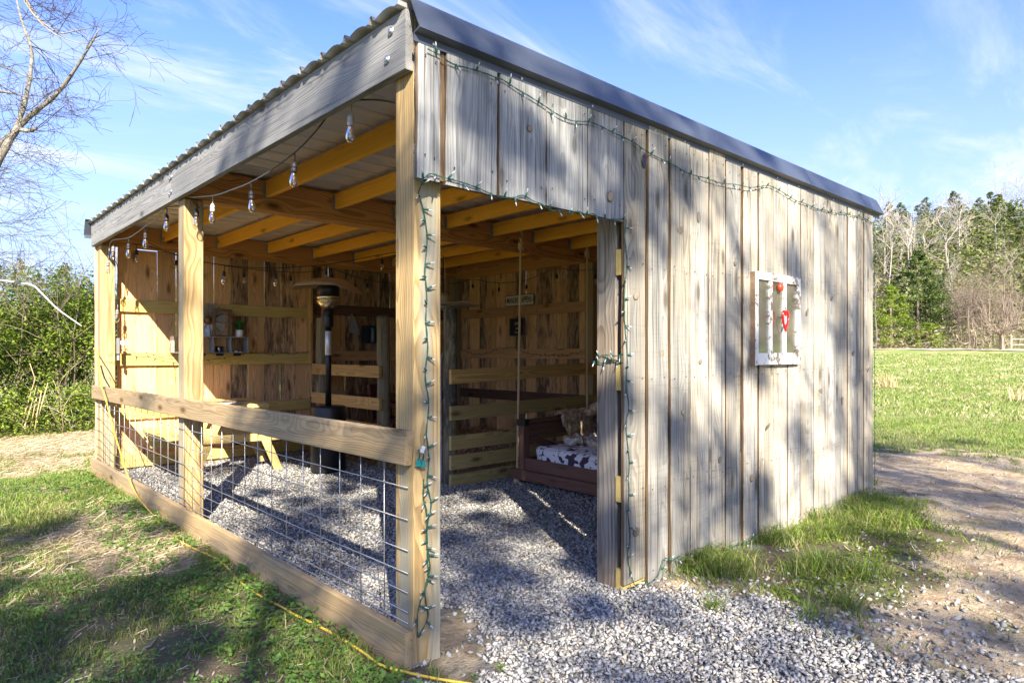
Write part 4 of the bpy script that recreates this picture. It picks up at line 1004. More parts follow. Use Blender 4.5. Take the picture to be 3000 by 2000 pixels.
mini('mini_lights', 'green mini light string running down the front of the nearest corner post', [
    [(-.012, -.074, 2.00), (.004, -.05, 1.99), (.018, -.014, 1.965), (.038, -.010, 1.917), (.049, -.01, 1.862), (.057, -.01, 1.778), (.050, -.01, 1.664), (.061, -.01, 1.551), (.050, -.01, 1.436), (.063, -.01, 1.323), (.054, -.01, 1.209), (.066, -.01, 1.095), (.055, -.01, .981), (.073, -.01, .866), (.06, -.01, .753), (.077, -.01, .666), (.058, -.01, .555), (.075, -.01, .409), (.045, -.01, .317), (.067, -.01, .2)],
    [(.040, -.013, .78), (.044, -.013, .70), (.058, -.013, .64), (.054, -.013, .5), (.066, -.013, .36), (.045, -.013, .31), (.012, -.013, .24), (.006, -.013, .17), (.012, -.013, .13), (.05, -.013, .175), (.062, -.013, .215), (.05, -.013, .25)]], (0, -1, 0), .062)
mini('mini_lights', 'dark green mini light string tacked along the girt of the back wall', [
    [(.208, 5.965, 1.339), (.271, 5.965, 1.345), (.379, 5.965, 1.303), (.5, 5.965, 1.303), (.612, 5.965, 1.259), (.738, 5.965, 1.24), (.85, 5.965, 1.222), (1.087, 5.965, 1.22), (1.301, 5.965, 1.252), (1.489, 5.965, 1.291), (1.759, 5.965, 1.311), (1.884, 5.965, 1.284), (2.055, 5.965, 1.312), (2.201, 5.965, 1.305), (2.397, 5.965, 1.326)]], (0, -1, 0), .10)
mini('mini_lights', 'dark mini light string looped along the far wall girt under the chalkboard', [
    [(4.862, 5.909, 1.407), (4.862, 5.703, 1.331), (4.862, 5.409, 1.291), (4.862, 5.166, 1.323), (4.862, 4.971, 1.374), (4.862, 4.744, 1.385), (4.862, 4.661, 1.397), (4.862, 4.543, 1.359), (4.862, 4.278, 1.298), (4.862, 3.942, 1.28), (4.862, 3.623, 1.286), (4.862, 3.306, 1.331)]], (-1, 0, 0), .08)
# teal stake plugs on the rail
def plug(x, y, z, label, rz_=0.):
    t = thing('light_plug', label, 'plug', (x, y, z)); M = T((x, y, z)) @ Rz(rz_)
    mk('plug_body', *joing([boxg(-.008, .008, -.007, .007, -.024, .0), boxg(-.012, .012, -.009, .009, -.027, -.022)]), M_teal, t, M)
    tube('plug_lead', [tuple(M @ Vector(v)) for v in ((0, 0, 0), (.003, -.004, .02), (-.004, 0, .04))], .003, M_green, t)
plug(.012, -.018, .865, 'teal plug hanging at the cut end of the top fence rail', .3); plug(.03, -.020, .86, 'teal plug taped to the front of the corner post')
tag(mk('paper_tag', *boxg(-.009, .009, -.001, .001, -.014, .014), M_paper, None, T((.028, -.024, .905)) @ Ry(.4)), 'tiny white paper tag on the light cord of the corner post', 'tag')
tag(tube('yellow_cord', smoothpts([(-.05, 5.95, 1.36), (-.06, 5.75, 1.33), (-.1, 5.451, 1.286), (-.1, 5.341, 1.014), (-.1, 5.116, .855), (-.1, 4.631, .473), (-.1, 4.081, .148), (-.1, 3.405, .02), (-.13, 2.9, .012), (-.15, 2.5, .016), (-.11, 1.97, .02), (-.14, 1.61, .012), (-.16, 1.3, .015), (-.14, .95, .02), (-.14, .84, .022), (-.1, .59, .012), (-.09, .29, .012), (-.105, .1, .02), (-.075, -.0, .018), (.01, -.17, .015), (.12, -.34, .012), (.3, -.6, .012)], 8), .0058, M_cordy, None, 8),
    'yellow extension cord trailing from the far corner post along the fence bottom', 'extension cord')
tag(tube('black_cable', smoothpts([(.0, 5.87, 1.18), (.03, 5.86, 1.05), (.09, 5.86, .92), (.10, 5.85, .80)], 5), .006, M_black), 'short black cable hanging on the far left corner post', 'cable')

# ================================================================== old window sash hung on the siding
wd = thing('old_window_sash', 'old three-pane white window sash with peeling paint hung on the siding', 'window frame', (3.07, -.085, 1.54))
def wb(name, x0, x1, z0, z1, y0=-.066, y1=-.100, mat=None): return box(name, x0, x1, y1, y0, z0, z1, mat or M_wpaint, wd)
wb('stile', 2.712, 2.758, 1.222, 1.860); wb('stile', 3.355, 3.418, 1.225, 1.865)
wb('side_edge', 2.706, 2.7115, 1.222, 1.860, mat=simple('brown_sash_edge', (.22, .14, .08), .8, 0, .5, 30))
wb('top_rail', 2.7585, 3.3545, 1.812, 1.866, y1=-.104); wb('bottom_rail', 2.7585, 3.3545, 1.224, 1.305)
wb('muntin', 2.918, 2.962, 1.3055, 1.8115, y0=-.078); wb('muntin', 3.136, 3.180, 1.3055, 1.8115, y0=-.078)
for a, b_ in ((2.759, 2.9175), (2.9625, 3.1355), (3.1805, 3.354)): wb('pane', a, b_, 1.306, 1.811, y0=-.085, y1=-.088, mat=M_pane)
hr = thing('heart_suncatcher', 'red glass heart hanging from an orange suction cup on the old window', 'ornament', (3.06, -.12, 1.6))
mk('suction_cup', *latheg([(.030, 0), (.031, .008), (.026, .020), (.014, .027), (.002, .029)], 20), M_red, hr, T((3.065, -.1005, 1.775)) @ Rx(math.pi/2), True)
tube('hanging_wire', [(3.065, -.135, 1.755), (3.068, -.14, 1.68), (3.072, -.14, 1.62)], .0016, M_metal, hr)
hp = []
for k in range(40):
    t = 2*math.pi*k/39; x = 16*math.sin(t)**3; z = 13*math.cos(t)-5*math.cos(2*t)-2*math.cos(3*t)-math.cos(4*t)
    hp.append((x/17*.058, 0, z/17*.085))
mk('heart_ring', *tubeg(hp, 0.0075, 8, False), M_heart, hr, T((3.072, -.142, 1.545)) @ Rz(math.radians(5)), True)
#@@GROUND
# ================================================================== terrain
def sstep(a, b, x):
    t = np.clip((x-a)/(b-a), 0, 1); return t*t*(3-2*t)
def vnoise(x, y, s, seed=0):
    """cheap value noise, numpy"""
    x = np.asarray(x, float)*s+seed*17.3; y = np.asarray(y, float)*s+seed*9.1
    xi = np.floor(x).astype(int); yi = np.floor(y).astype(int); fx = x-xi; fy = y-yi; fx = fx*fx*(3-2*fx); fy = fy*fy*(3-2*fy)
    def h(a, b): v = np.sin(a*127.1+b*311.7+seed*74.7)*43758.5453; return v-np.floor(v)
    return (h(xi, yi)*(1-fx)+h(xi+1, yi)*fx)*(1-fy)+(h(xi, yi+1)*(1-fx)+h(xi+1, yi+1)*fx)*fy
def height(x, y):
    x = np.asarray(x, float); y = np.asarray(y, float)
    cx_, cy_ = x-2.5, y-3
    R = np.hypot(cx_, cy_); az = cx_/np.maximum(R, .1)      # 1 = towards +X
    fx = sstep(-.2, .9, az)
    h = 2.3*sstep(12, 100, R)*(.35+.65*fx)
    h = h + 18.5*sstep(76, 140, R)*(.42+.58*fx) + 6*sstep(140, 260, R)*fx
    h = h + (vnoise(x, y, .035, 3)-.5)*5.*sstep(80, 130, R)
    h = h + (vnoise(x, y, .8, 1)-.5)*.05*sstep(.3, 2.5, np.maximum(np.maximum(-x-.2, x-5.3), np.maximum(-y-.3, y-6.4)))
    h = h + (vnoise(x, y, 5., 2)-.5)*.018 + (vnoise(x, y, 3.1, 6)-.5)*.05*sstep(1.7, 2.6, x)*(y < -.3) + (vnoise(x, y, 11., 7)-.5)*.02*sstep(1.7, 2.6, x)*(y < -.3)
    h = h + .10*sstep(2.5, 3.1, x)*sstep(3.0, 3.4, y)*(x < 4.9)*(y < 6.1)*(1+vnoise(x, y, 2.2, 5))
    return h
def inpoly(x, y, P_):
    x = np.asarray(x); y = np.asarray(y); r = np.zeros(x.shape, bool); n = len(P_)
    for i in range(n):
        x0, y0 = P_[i]; x1, y1 = P_[(i+1) % n]
        if y0 == y1: continue
        c = ((y0 > y) != (y1 > y)) & (x < (x1-x0)*(y-y0)/(y1-y0)+x0); r ^= c
    return r
GRAVEL = [(.02, .02), (-.02, -.1), (-.25, -.35), (-.6, -1.2), (-.7, -2.6), (1.7, -2.6), (1.66, -1.75), (1.64, -1.5), (1.7, -1.2), (1.86, -.75), (1.86, -.55), (1.62, -.35), (1.45, -.02), (4.9, -.0), (4.9, 2.9), (2.42, 2.9), (2.42, 6.05), (.02, 6.05)]
DIRTP = [(.38, .42), (.62, .28), (.50, .04), (.26, -.20), (.08, -.14), (.14, .05)]
STRAW1 = [(-1.2, 11.2), (-1.0, 6.2), (-.3, 6.2), (.1, 6.9), (.3, 7.6), (2.5, 8.4), (2.5, 11.2)]
STRAW2 = [(-.5, 4.3), (-.1, 4.15), (-.08, 2.9), (-.2, 2.4), (-.4, 2.0), (-.9, 2.2), (-1.0, 3.4)]
GRASSB = [(1.95, -.08), (1.72, -.40), (1.95, -.72), (2.15, -.98), (2.9, -1.02), (3.5, -1.05), (4.1, -.92), (4.8, -.62), (5.3, -.1), (5.2, -.02)]
YARD = [(1.2, -.3), (1.2, -1.0), (1.3, -3.5), (4.5, -6), (11, -6.5), (9.3, -1.5), (8.6, -.3), (8.8, .6), (7.6, 1.1), (5.1, 1.6), (5.1, -.02), (1.6, -.02)]
def wob(x, y, a=.16, s=2.2, sd=0):
    return x+(vnoise(x, y, s, 11+sd)-.5)*a*2+(vnoise(x, y, s*4, 12+sd)-.5)*a*.8, y+(vnoise(x, y, s, 13+sd)-.5)*a*2+(vnoise(x, y, s*4, 14+sd)-.5)*a*.8
INSIDE = lambda x, y: (x > -.04) & (x < 5.) & (y > -.06) & (y < 6.1)
def m_gravel(x, y):
    wx, wy = wob(x, y, .16); jj_ = .05; wx = wx+(vnoise(x, y, 37., 15)-.5)*jj_*3; wy = wy+(vnoise(x, y, 37., 16)-.5)*jj_*3; a = inpoly(wx, wy, GRAVEL); b_ = INSIDE(x, y) & (x > 0) & ~((x > 2.45) & (y > 2.9)); a = np.where(INSIDE(x, y), b_, a & ~((x < -.03) & (y > -.08)))
    return a & ~inpoly(wx, wy, DIRTP)
def m_straw(x, y):
    wx, wy = wob(x, y, .3, 1.2, 5); return (inpoly(wx, wy, STRAW1) | inpoly(wx, wy, STRAW2)) & ~INSIDE(x, y)
def m_yard(x, y):
    wx, wy = wob(x, y, .55, .9, 9); wx = wx+(vnoise(x, y, 7., 19)-.5)*.7; wy = wy+(vnoise(x, y, 7., 20)-.5)*.7; return inpoly(wx, wy, YARD)
def m_grassb(x, y):
    wx, wy = wob(x, y, .30, 2.6, 3); return inpoly(wx, wy, GRASSB) & (y < -.04)
# ground sheet with a fine core and a coarse rim, one mesh
def axis(lo, hi, c0, c1, fine, growth=1.16):
    a = list(np.arange(c0, c1+1e-6, fine)); st = fine; v = a[-1]
    while v < hi: st *= growth; v += st; a.append(v)
    st = fine; v = a[0]; b_ = []
    while v > lo: st *= growth; v -= st; b_.append(v)
    return np.array(b_[::-1]+a)
gx = axis(-420, 430, -3.2, 9., .085); gy = axis(-420, 430, -3.2, 11.5, .085)
GX, GY = np.meshgrid(gx, gy, indexing='ij'); GZ = height(GX, GY)
nx, ny = GX.shape
V = np.stack([GX, GY, GZ], -1).reshape(-1, 3)
ii, jj = np.meshgrid(np.arange(nx-1), np.arange(ny-1), indexing='ij'); a = (ii*ny+jj).ravel()
Tt = np.concatenate([np.stack([a, a+ny, a+ny+1], 1), np.stack([a, a+ny+1, a+1], 1)])
def groundmat():
    m, g, b = newmat('ground_soil_grass_straw')
    at = g.n('ShaderNodeAttribute', attribute_name='cover'); sp = g.n('ShaderNodeSeparateColor', {0: at.outputs['Color']})
    pos = g.n('ShaderNodeNewGeometry').outputs['Position']
    n1 = g.noise(pos, 1.3, 5, .65).outputs[0]; n2 = g.noise(pos, 18., 5, .7).outputs[0]; n3 = g.noise(pos, 95., 4, .7).outputs[0]; n0 = g.noise(pos, .12, 4, .6).outputs[0]
    nn = g.noise(pos, 5.5, 8, .78, .4).outputs[0]
    soil = g.mix(g.ss(n1, .35, .65), (.37, .275, .165), (.50, .395, .26)); soil = g.mix(g.m('MULTIPLY', g.ss(nn, .50, .62), .8), soil, (.27, .175, .105)); soil = g.mix(g.ss(n2, .55, .68), soil, (.56, .46, .32)); soil = g.mix(g.m('MULTIPLY', g.ss(g.noise(pos, 2.4, 9, .8).outputs[0], .54, .60), .55), soil, (.17, .18, .06))
    tnr = g.mix(n2, (.10, .105, .045), (.19, .17, .085)); tnr = g.mix(g.ss(n1, .4, .6), tnr, (.15, .115, .07))
    grassg = g.mix(g.ss(n2, .35, .65), (.11, .17, .035), (.21, .28, .06)); grassg = g.mix(g.ss(n0, .45, .7), grassg, (.28, .27, .10))
    far = g.mix(g.ss(g.noise(g.n('ShaderNodeMapping', {'Vector': pos, 'Scale': (.25, 1., 1.)}).outputs[0], .9, 6, .7).outputs[0], .35, .65), (.165, .235, .04), (.33, .31, .13))
    straw = g.mix(n2, (.52, .42, .25), (.32, .235, .13)); grav = g.mix(n2, (.17, .165, .155), (.27, .255, .235)); grav = g.mix(g.ss(n3, .45, .65), grav, (.08, .075, .07))
    wood_ = g.mix(n2, (.40, .27, .15), (.22, .14, .08))
    c = g.mix(sp.outputs[1], tnr, far); c = g.mix(sp.outputs[0], c, soil); c = g.mix(sp.outputs[2], c, straw)
    a2 = g.n('ShaderNodeAttribute', attribute_name='cover2'); s2 = g.n('ShaderNodeSeparateColor', {0: a2.outputs['Color']})
    c = g.mix(s2.outputs[0], c, grav); c = g.mix(s2.outputs[1], c, wood_)
    hillc = g.mix(g.ss(g.noise(pos, .35, 5, .7).outputs[0], .35, .7), (.20, .155, .10), (.11, .12, .045)); c = g.mix(s2.outputs[2], c, hillc)
    vs = g.n('ShaderNodeVectorMath', {0: c}, operation='SCALE'); g.L.new(g.m('MULTIPLY_ADD', n3, .7, .65), vs.inputs['Scale'])
    g.L.new(vs.outputs[0], b.inputs['Base Color']); b.inputs['Roughness'].default_value = .95; b.inputs['Specular IOR Level'].default_value = .15
    bp = g.n('ShaderNodeBump', {'Height': g.m('ADD', n2, g.m('MULTIPLY', n3, .4)), 'Strength': .9, 'Distance': .04}); g.L.new(bp.outputs[0], b.inputs['Normal'])
    return m
ground = mktri('ground', V, Tt, groundmat()); ground['kind'] = 'structure'
ground.data.polygons.foreach_set('use_smooth', np.ones(len(Tt), bool))
Rr = np.hypot(GX-2.5, GY-3).ravel(); X_, Y_ = GX.ravel(), GY.ravel()
yd = m_yard(X_, Y_) & ~m_grassb(X_, Y_)
cov = np.zeros((len(V), 4), np.float32); cov[:, 3] = 1; cov2 = cov.copy()
cov[:, 0] = yd | inpoly(X_, Y_, DIRTP); cov[:, 1] = np.maximum(sstep(5.5, 9.5, Rr)*(X_ > 3), np.maximum(sstep(9, 16, Rr), 0)); cov[:, 2] = m_straw(X_, Y_)*.9
cov2[:, 0] = m_gravel(X_, Y_); cov2[:, 1] = (X_ > 2.42) & (X_ < 4.95) & (Y_ > 2.9) & (Y_ < 6.1); cov2[:, 2] = sstep(74, 82, Rr)
for nm, arr in (('cover', cov), ('cover2', cov2)):
    at = ground.data.color_attributes.new(nm, 'FLOAT_COLOR', 'POINT'); at.data.foreach_set('color', arr.ravel())

# far dirt track along the foot of the hill
road = [(60, -20), (66, -4), (68, 6), (71, 16), (72, 26), (66, 40)]
def strip(name, pts, wd, mat, dz=.05, n=10):
    P = smoothpts([(x, y, 0) for x, y in pts], n); V = []; Fc = []
    for i, p_ in enumerate(P):
        t = (P[min(i+1, len(P)-1)]-P[max(i-1, 0)]).normalized(); s_ = Vector((-t.y, t.x, 0)); ww = wd*(1+.25*math.sin(i*.9))
        for k in (-1, -.5, 0, .5, 1):
            q = p_+s_*ww*k; V.append((q.x, q.y, float(height(q.x, q.y))+dz))
    for i in range(len(P)-1):
        for k in range(4): Fc.append((i*5+k, i*5+k+1, i*5+5+k+1, i*5+5+k))
    o = mk(name, V, Fc, mat, None, None, True); o['kind'] = 'structure'; return o
M_track = simple('pale_dirt_track', (.50, .41, .30), .95, 0, .2, .8)
strip('dirt_track', road, 1.7, M_track, .06)
strip('dirt_track', [(69, 8), (66, -4), (76, -12), (92, -18)], 1.9, M_track, .09)

# ================================================================== scatter
def rand_rot(n, tilt):
    a = NP.rand(n)*2*np.pi; return a
def blades(name, x, y, h, wdt, mat, lean=.5, z=None, lay=0., **kw):
    n = len(x); z = height(x, y) if z is None else z
    a = NP.rand(n)*2*np.pi; dx, dy = np.cos(a), np.sin(a); le = lean*(.3+NP.rand(n))*h
    b_ = NP.rand(n)*2*np.pi; sx_, sy_ = -np.sin(b_)*wdt/2, np.cos(b_)*wdt/2
    P0 = np.stack([x, y, z-.004], 1); S = np.stack([sx_, sy_, np.zeros(n)], 1); D = np.stack([dx*le, dy*le, np.zeros(n)], 1)
    H = np.stack([np.zeros(n), np.zeros(n), h], 1)
    v = np.stack([P0-S, P0+S, P0+H*.6+D*.35-S*.75, P0+H*.6+D*.35+S*.75, P0+H*(1-lean*.25)+D], 1)
    base = np.arange(n)[:, None, None]*5; tri = np.array([[0, 1, 3], [0, 3, 2], [2, 3, 4]])[None]
    return v.reshape(-1, 3), (base+tri).reshape(-1, 3)
def leafquads(P, size, up=.4, aspect=.55, rs=NP):
    n = len(P); d = rs.randn(n, 3); d[:, 2] *= .6; d /= np.linalg.norm(d, axis=1)[:, None]
    nr = rs.randn(n, 3); nr[:, 2] = np.abs(nr[:, 2])+up; u = np.cross(d, nr); u /= np.linalg.norm(u, axis=1)[:, None]+1e-9
    s = (size*(.6+.8*rs.rand(n)))[:, None] if np.isscalar(size) or len(np.shape(size)) else size
    v = np.stack([P-d*s*.5, P+u*s*aspect*.5, P+d*s*.5, P-u*s*aspect*.5], 1)
    base = np.arange(n)[:, None, None]*4; tri = np.array([[0, 1, 2], [0, 2, 3]])[None]
    return v.reshape(-1, 3), (base+tri).reshape(-1, 3)
def cat(gs):
    V = []; Tn = []; o = 0
    for v, t in gs: V.append(v); Tn.append(t+o); o += len(v)
    return np.concatenate(V), np.concatenate(Tn)
def stuff(name, vt, mat):
    o = mktri(name, vt[0], vt[1], mat); o['kind'] = 'stuff'; return o

# stones
def stones(n, xr, yr, mask, size, zoff=0.):
    x = NP.uniform(*xr, n); y = NP.uniform(*yr, n); k = mask(x, y); x, y = x[k], y[k]; n = len(x)
    base = np.array([[1, 0, 0], [-1, 0, 0], [0, 1, 0], [0, -1, 0], [0, 0, 1], [0, 0, -1], [.62, .62, .55], [-.6, .5, .6]])
    tri = np.array([[0, 6, 4], [0, 2, 6], [2, 4, 6], [4, 2, 7], [4, 7, 1], [7, 2, 1], [4, 1, 3], [4, 3, 0], [5, 2, 0], [5, 1, 2], [5, 3, 1], [5, 0, 3]])
    v = base[None]*(1+NP.uniform(-.32, .32, (n, 8, 3)))
    s = size*np.exp(np.clip(NP.randn(n), -2, 1.35)*.38); v = v*s[:, None, None]*np.array([1.1, .78, .42])[None, None]
    q = NP.randn(n, 4); q[:, 1:3] *= .35; q /= np.linalg.norm(q, axis=1)[:, None]
    w_, a, b_, c = q.T
    Rm = np.stack([np.stack([1-2*(b_*b_+c*c), 2*(a*b_-c*w_), 2*(a*c+b_*w_)], 1), np.stack([2*(a*b_+c*w_), 1-2*(a*a+c*c), 2*(b_*c-a*w_)], 1), np.stack([2*(a*c-b_*w_), 2*(b_*c+a*w_), 1-2*(a*a+b_*b_)], 1)], 1)
    v = np.einsum('nij,nkj->nki', Rm, v)
    z = height(x, y)+s*.15+NP.rand(n)*s*.9*zoff
    v += np.stack([x, y, z], 1)[:, None]
    return v.reshape(-1, 3), (np.arange(n)[:, None, None]*8+tri[None]).reshape(-1, 3)
gs = [stones(78000, (-.9, 2.0), (-2.2, 1.3), m_gravel, .0094, 1.), stones(62000, (0, 5), (0, 3), m_gravel, .0094, 1.), stones(22000, (0, 2.5), (2.8, 6.1), m_gravel, .0094, 1.),
      stones(9000, (1.3, 4.5), (-3, .3), lambda x, y: m_yard(x, y) & (NP.rand(len(x)) < np.exp(-(x-1.6)*1.4)), .0125, .3),
      stones(260, (-.8, .3), (-1.6, .2), lambda x, y: ~m_gravel(x, y), .014, .3), stones(90, (.05, .75), (-.3, .5), lambda x, y: inpoly(x, y, DIRTP), .012, .3),
      stones(2600, (1.5, 9), (-4, 3), m_yard, .008, .2)]
stuff('gravel', cat(gs), M_stone)
# wood shavings in the stall
n = 9000; x = NP.uniform(2.5, 4.85, n); y = NP.uniform(2.95, 6., n)
stuff('wood_shavings', leafquads(np.stack([x, y, height(x, y)+.012+NP.rand(n)*.02], 1), .04, 1.5, .4), M_shavings)

# grass
def near_density(x, y, d0=2.0):
    d = np.hypot(x+1.553, y+2.282); return np.clip(d0/np.maximum(d, .6), 0, 1)**1.3
def gmask(x, y): return ~INSIDE(x, y) & ~m_gravel(x, y)
def patch(n, xr, yr, cond):
    x = NP.uniform(*xr, n); y = NP.uniform(*yr, n); k = cond(x, y); return x[k], y[k]
# left lawn
def left_ok(x, y):
    cl = vnoise(x, y, 2.6, 21)*.6+vnoise(x, y, 9., 22)*.4
    return gmask(x, y) & (x < .05) & (cl > .30+.36*m_straw(x, y)+.14*(y < 1.2)) & (NP.rand(len(x)) < .35+.65*near_density(x, y, 4))
x, y = patch(230000, (-3.2, .1), (-2.0, 9.5), left_ok)
hh = .018+.045*NP.rand(len(x))*(.5+vnoise(x, y, 1.1, 4)); gA = blades('g', x, y, hh, .0045, None, .9)
stuff('grass', gA, M_grassc)
x, y = patch(46000, (-4.0, 1.2), (3.6, 7.8), lambda x, y: gmask(x, y) & (vnoise(x, y, 3., 31) > .45+.25*m_straw(x, y)))
stuff('grass', blades('g', x, y, .03+.05*NP.rand(len(x)), .007, None, .8), M_grass)
# clover / small broadleaf weeds in rosettes
def rosettes(nx_, xr, yr, cond, r, size, mat, name, per=12, hz=.02):
    x, y = patch(nx_, xr, yr, cond); n = len(x)
    if not n: return
    cx_ = np.repeat(x, per)+NP.randn(n*per)*np.repeat(r*(.5+NP.rand(n)), per); cy_ = np.repeat(y, per)+NP.randn(n*per)*r
    z = height(cx_, cy_)+.004+NP.rand(n*per)*hz
    stuff(name, leafquads(np.stack([cx_, cy_, z], 1), size, 1.6, .62), mat)
rosettes(9500, (-3.0, .02), (-1.9, 7), lambda x, y: gmask(x, y) & (x < -.07) & (vnoise(x, y, 1.7, 41)+.4*vnoise(x, y, 6, 42) > .55) & ~(m_straw(x, y) & (NP.rand(len(x)) < .8)), .022, .017, M_weed, 'clover', 12, .03)
rosettes(420, (-.55, -.06), (-.4, 6), lambda x, y: x < -.07, .02, .028, M_weed, 'clover', 10, .05)
rosettes(500, (-1.0, .9), (-2.0, -.2), lambda x, y: gmask(x, y), .016, .014, M_weed, 'clover', 9, .025)
# grass by the siding
def gb(x, y): return m_grassb(x, y)
x, y = patch(46000, (1.6, 5.6), (-1.6, -.04), lambda x, y: m_grassb(x+NP.randn(len(x))*.12, y+NP.randn(len(x))*.12) & (y < -.045) & (vnoise(x, y, 4., 51)*.6+vnoise(x, y, 11., 53)*.4 > .40+.30*NP.rand(len(x))*np.clip(-y+.1, 0, 1)))
stuff('grass', blades('g', x, y, .022+.065*NP.rand(len(x))**1.5*(.3+1.1*vnoise(x, y, 2., 52)), .0055, None, 1.1), M_grass)
rosettes(620, (1.6, 5.5), (-1.2, -.04), lambda x, y: gb(x, y) & (vnoise(x, y, 3.3, 55) > .5), .035, .020, M_lime, 'clover', 12, .05)
x0 = []; y0 = []
for cx_, cy_, r_, n_ in ((1.98, -.12, .11, 750), (2.08, -.20, .10, 450), (2.45, -.6, .09, 300), (3.3, -.35, .10, 300), (4.0, -.5, .14, 500), (4.3, -.3, .16, 700), (2.5, -.85, .05, 130), (2.05, -.95, .04, 80), (2.9, -.2, .08, 250), (-.35, .35, .05, 60), (-.28, .15, .04, 50), (-.24, .8, .05, 40), (1.72, -.9, .03, 40), (1.45, -.52, .03, 40), (4.6, -.15, .12, 400), (3.7, -.15, .1, 250)):
    x0.append(cx_+NP.randn(n_)*r_); y0.append(np.minimum(cy_+NP.randn(n_)*r_, -.05) if cx_ > 0 else cy_+NP.randn(n_)*r_)
x = np.concatenate(x0); y = np.concatenate(y0)
stuff('tall_grass', blades('g', x, y, (.08+.11*NP.rand(len(x)))*np.where(x < 0, .6, 1.), .0055, None, 1.1), M_grass)
# sparse sprigs on yard and gravel edge
x, y = patch(16000, (1.5, 8.5), (-4.5, 1.2), lambda x, y: (m_yard(x, y) | m_gravel(x, y)) & (vnoise(x, y, 1.3, 61)*.6+vnoise(x, y, 5., 62)*.4 > .60))
stuff('grass', blades('g', x, y, .03+.04*NP.rand(len(x)), .006, None, .9), M_grass)
# meadow: bigger, sparser blades further out
for k, (lo, hi, n_, h0, w0) in enumerate(((5.2, 14, 60000, .055, .010), (14, 30, 50000, .08, .022), (30, 62, 40000, .09, .05))):
    a = NP.uniform(-.55, .62, n_); r = np.sqrt(NP.uniform(lo**2, hi**2, n_)); x = r*np.cos(a); y = r*np.sin(a)+.5
    kk = ~m_yard(x, y) & ~INSIDE(x, y) & (vnoise(x, y, .7, 71)*.7+vnoise(x, y, 3., 72)*.3 > .27); x, y = x[kk], y[kk]
    stuff('meadow_grass', blades('g', x, y, h0*(.5+NP.rand(len(x))), w0, None, .9), M_grass)
    if k: kk = NP.rand(len(x)) < .12; stuff('dry_grass', blades('g', x[kk], y[kk], h0*(.6+NP.rand(kk.sum())), w0, None, .9), M_straw)
def tuft(x, y, n, r, h, name, label):
    xx = x+NP.randn(n)*r; yy = y+NP.randn(n)*r; v = blades('g', xx, yy, h*(.5+.6*NP.rand(n)), .02, None, .5)
    tag(mktri(name, v[0], v[1], M_broom), label, 'grass tuft')
M_broom = leafmat('tan_broomsedge', (.55, .38, .20), (.62, .48, .28), None, .2)
tuft(24.5, 6.05, 70, .14, .7, 'broomsedge_tuft', 'tan dry grass tuft in the meadow, left one of two'); tuft(20.5, 1.5, 45, .10, .5, 'broomsedge_tuft', 'tan dry grass tuft in the meadow near the right edge')

# straw litter
def lying(x, y, L, wdt, zr=.02):
    n = len(x); a = NP.rand(n)*np.pi; L = L*(.4+NP.rand(n)); z = height(x, y)+.006+NP.rand(n)*zr
    d = np.stack([np.cos(a)*L/2, np.sin(a)*L/2, NP.randn(n)*.10*L], 1); s = np.stack([-np.sin(a)*wdt/2, np.cos(a)*wdt/2, NP.rand(n)*wdt*.5], 1); c = np.stack([x, y, z], 1)
    bend = np.stack([-np.sin(a), np.cos(a), np.zeros(n)], 1)*(NP.randn(n)*.08*L)[:, None]
    v = np.stack([c-d-s, c-d+s, c+bend-s, c+bend+s, c+d-s, c+d+s], 1); tri = np.array([[0, 1, 3], [0, 3, 2], [2, 3, 5], [2, 5, 4]])[None]
    return v.reshape(-1, 3), (np.arange(n)[:, None, None]*6+tri).reshape(-1, 3)
x, y = patch(90000, (-3.0, 2.6), (-2, 11.5), lambda x, y: m_straw(x, y) | ((x < -.1) & (NP.rand(len(x)) < .13+.2*(vnoise(x, y, .9, 81) > .55)) & (y > -1.5)))
inn = m_straw(x, y); stuff('straw_litter', cat([lying(x[inn], y[inn], .11, .0034, .035), lying(x[~inn], y[~inn], .06, .0026, .02)]), M_straw)
x, y = patch(2600, (-.6, 5), (-2.2, 3), lambda x, y: m_gravel(x, y) & (NP.rand(len(x)) < .12)); stuff('straw_litter', lying(x, y, .07, .003, .012), M_straw)
x, y = patch(5000, (1.5, 8), (-4, 1.), m_yard); stuff('straw_litter', lying(x, y, .08, .004, .01), M_straw)
# twigs and bark chips on the lawn
for i, (x, y, L, a) in enumerate(((-.75, .95, .17, .9), (-1.0, .35, .12, .2), (-.62, -.15, .12, -.7), (-.45, 1.25, .15, .3), (-.85, 2.0, .22, 2.0))):
    z = float(height(x, y))+.012; pts = [(x+math.cos(a)*L*(t-.5), y+math.sin(a)*L*(t-.5)+.01*math.sin(t*9), z+.004*math.sin(t*7)) for t in (0, .25, .5, .75, 1)]
    V, Fc = tubeg(pts, [.004, .006, .006, .005, .002], 5)
    tag(mk('fallen_twig', V, Fc, M_bark, None, None, True), ('stubby pale twig in the middle of the lawn', 'short twig at the left bottom corner of the lawn', 'twig lying at the bottom edge of the view', 'twig in the lawn nearest the middle of the bottom rail', 'longest thin twig beside the straw patch')[i], 'twig', 'fallen twigs on the left lawn')
x, y = patch(9000, (-3.0, .0), (-2, 4), lambda x, y: gmask(x, y) & (x < -.05)); n = len(x)
M_mulch = leafmat('bark_mulch_chips', (.20, .14, .09), (.34, .27, .20), None, .02)
stuff('bark_chips', leafquads(np.stack([x, y, height(x, y)+.008], 1), .022, 2.5, .35), M_mulch)
exec_trees = True
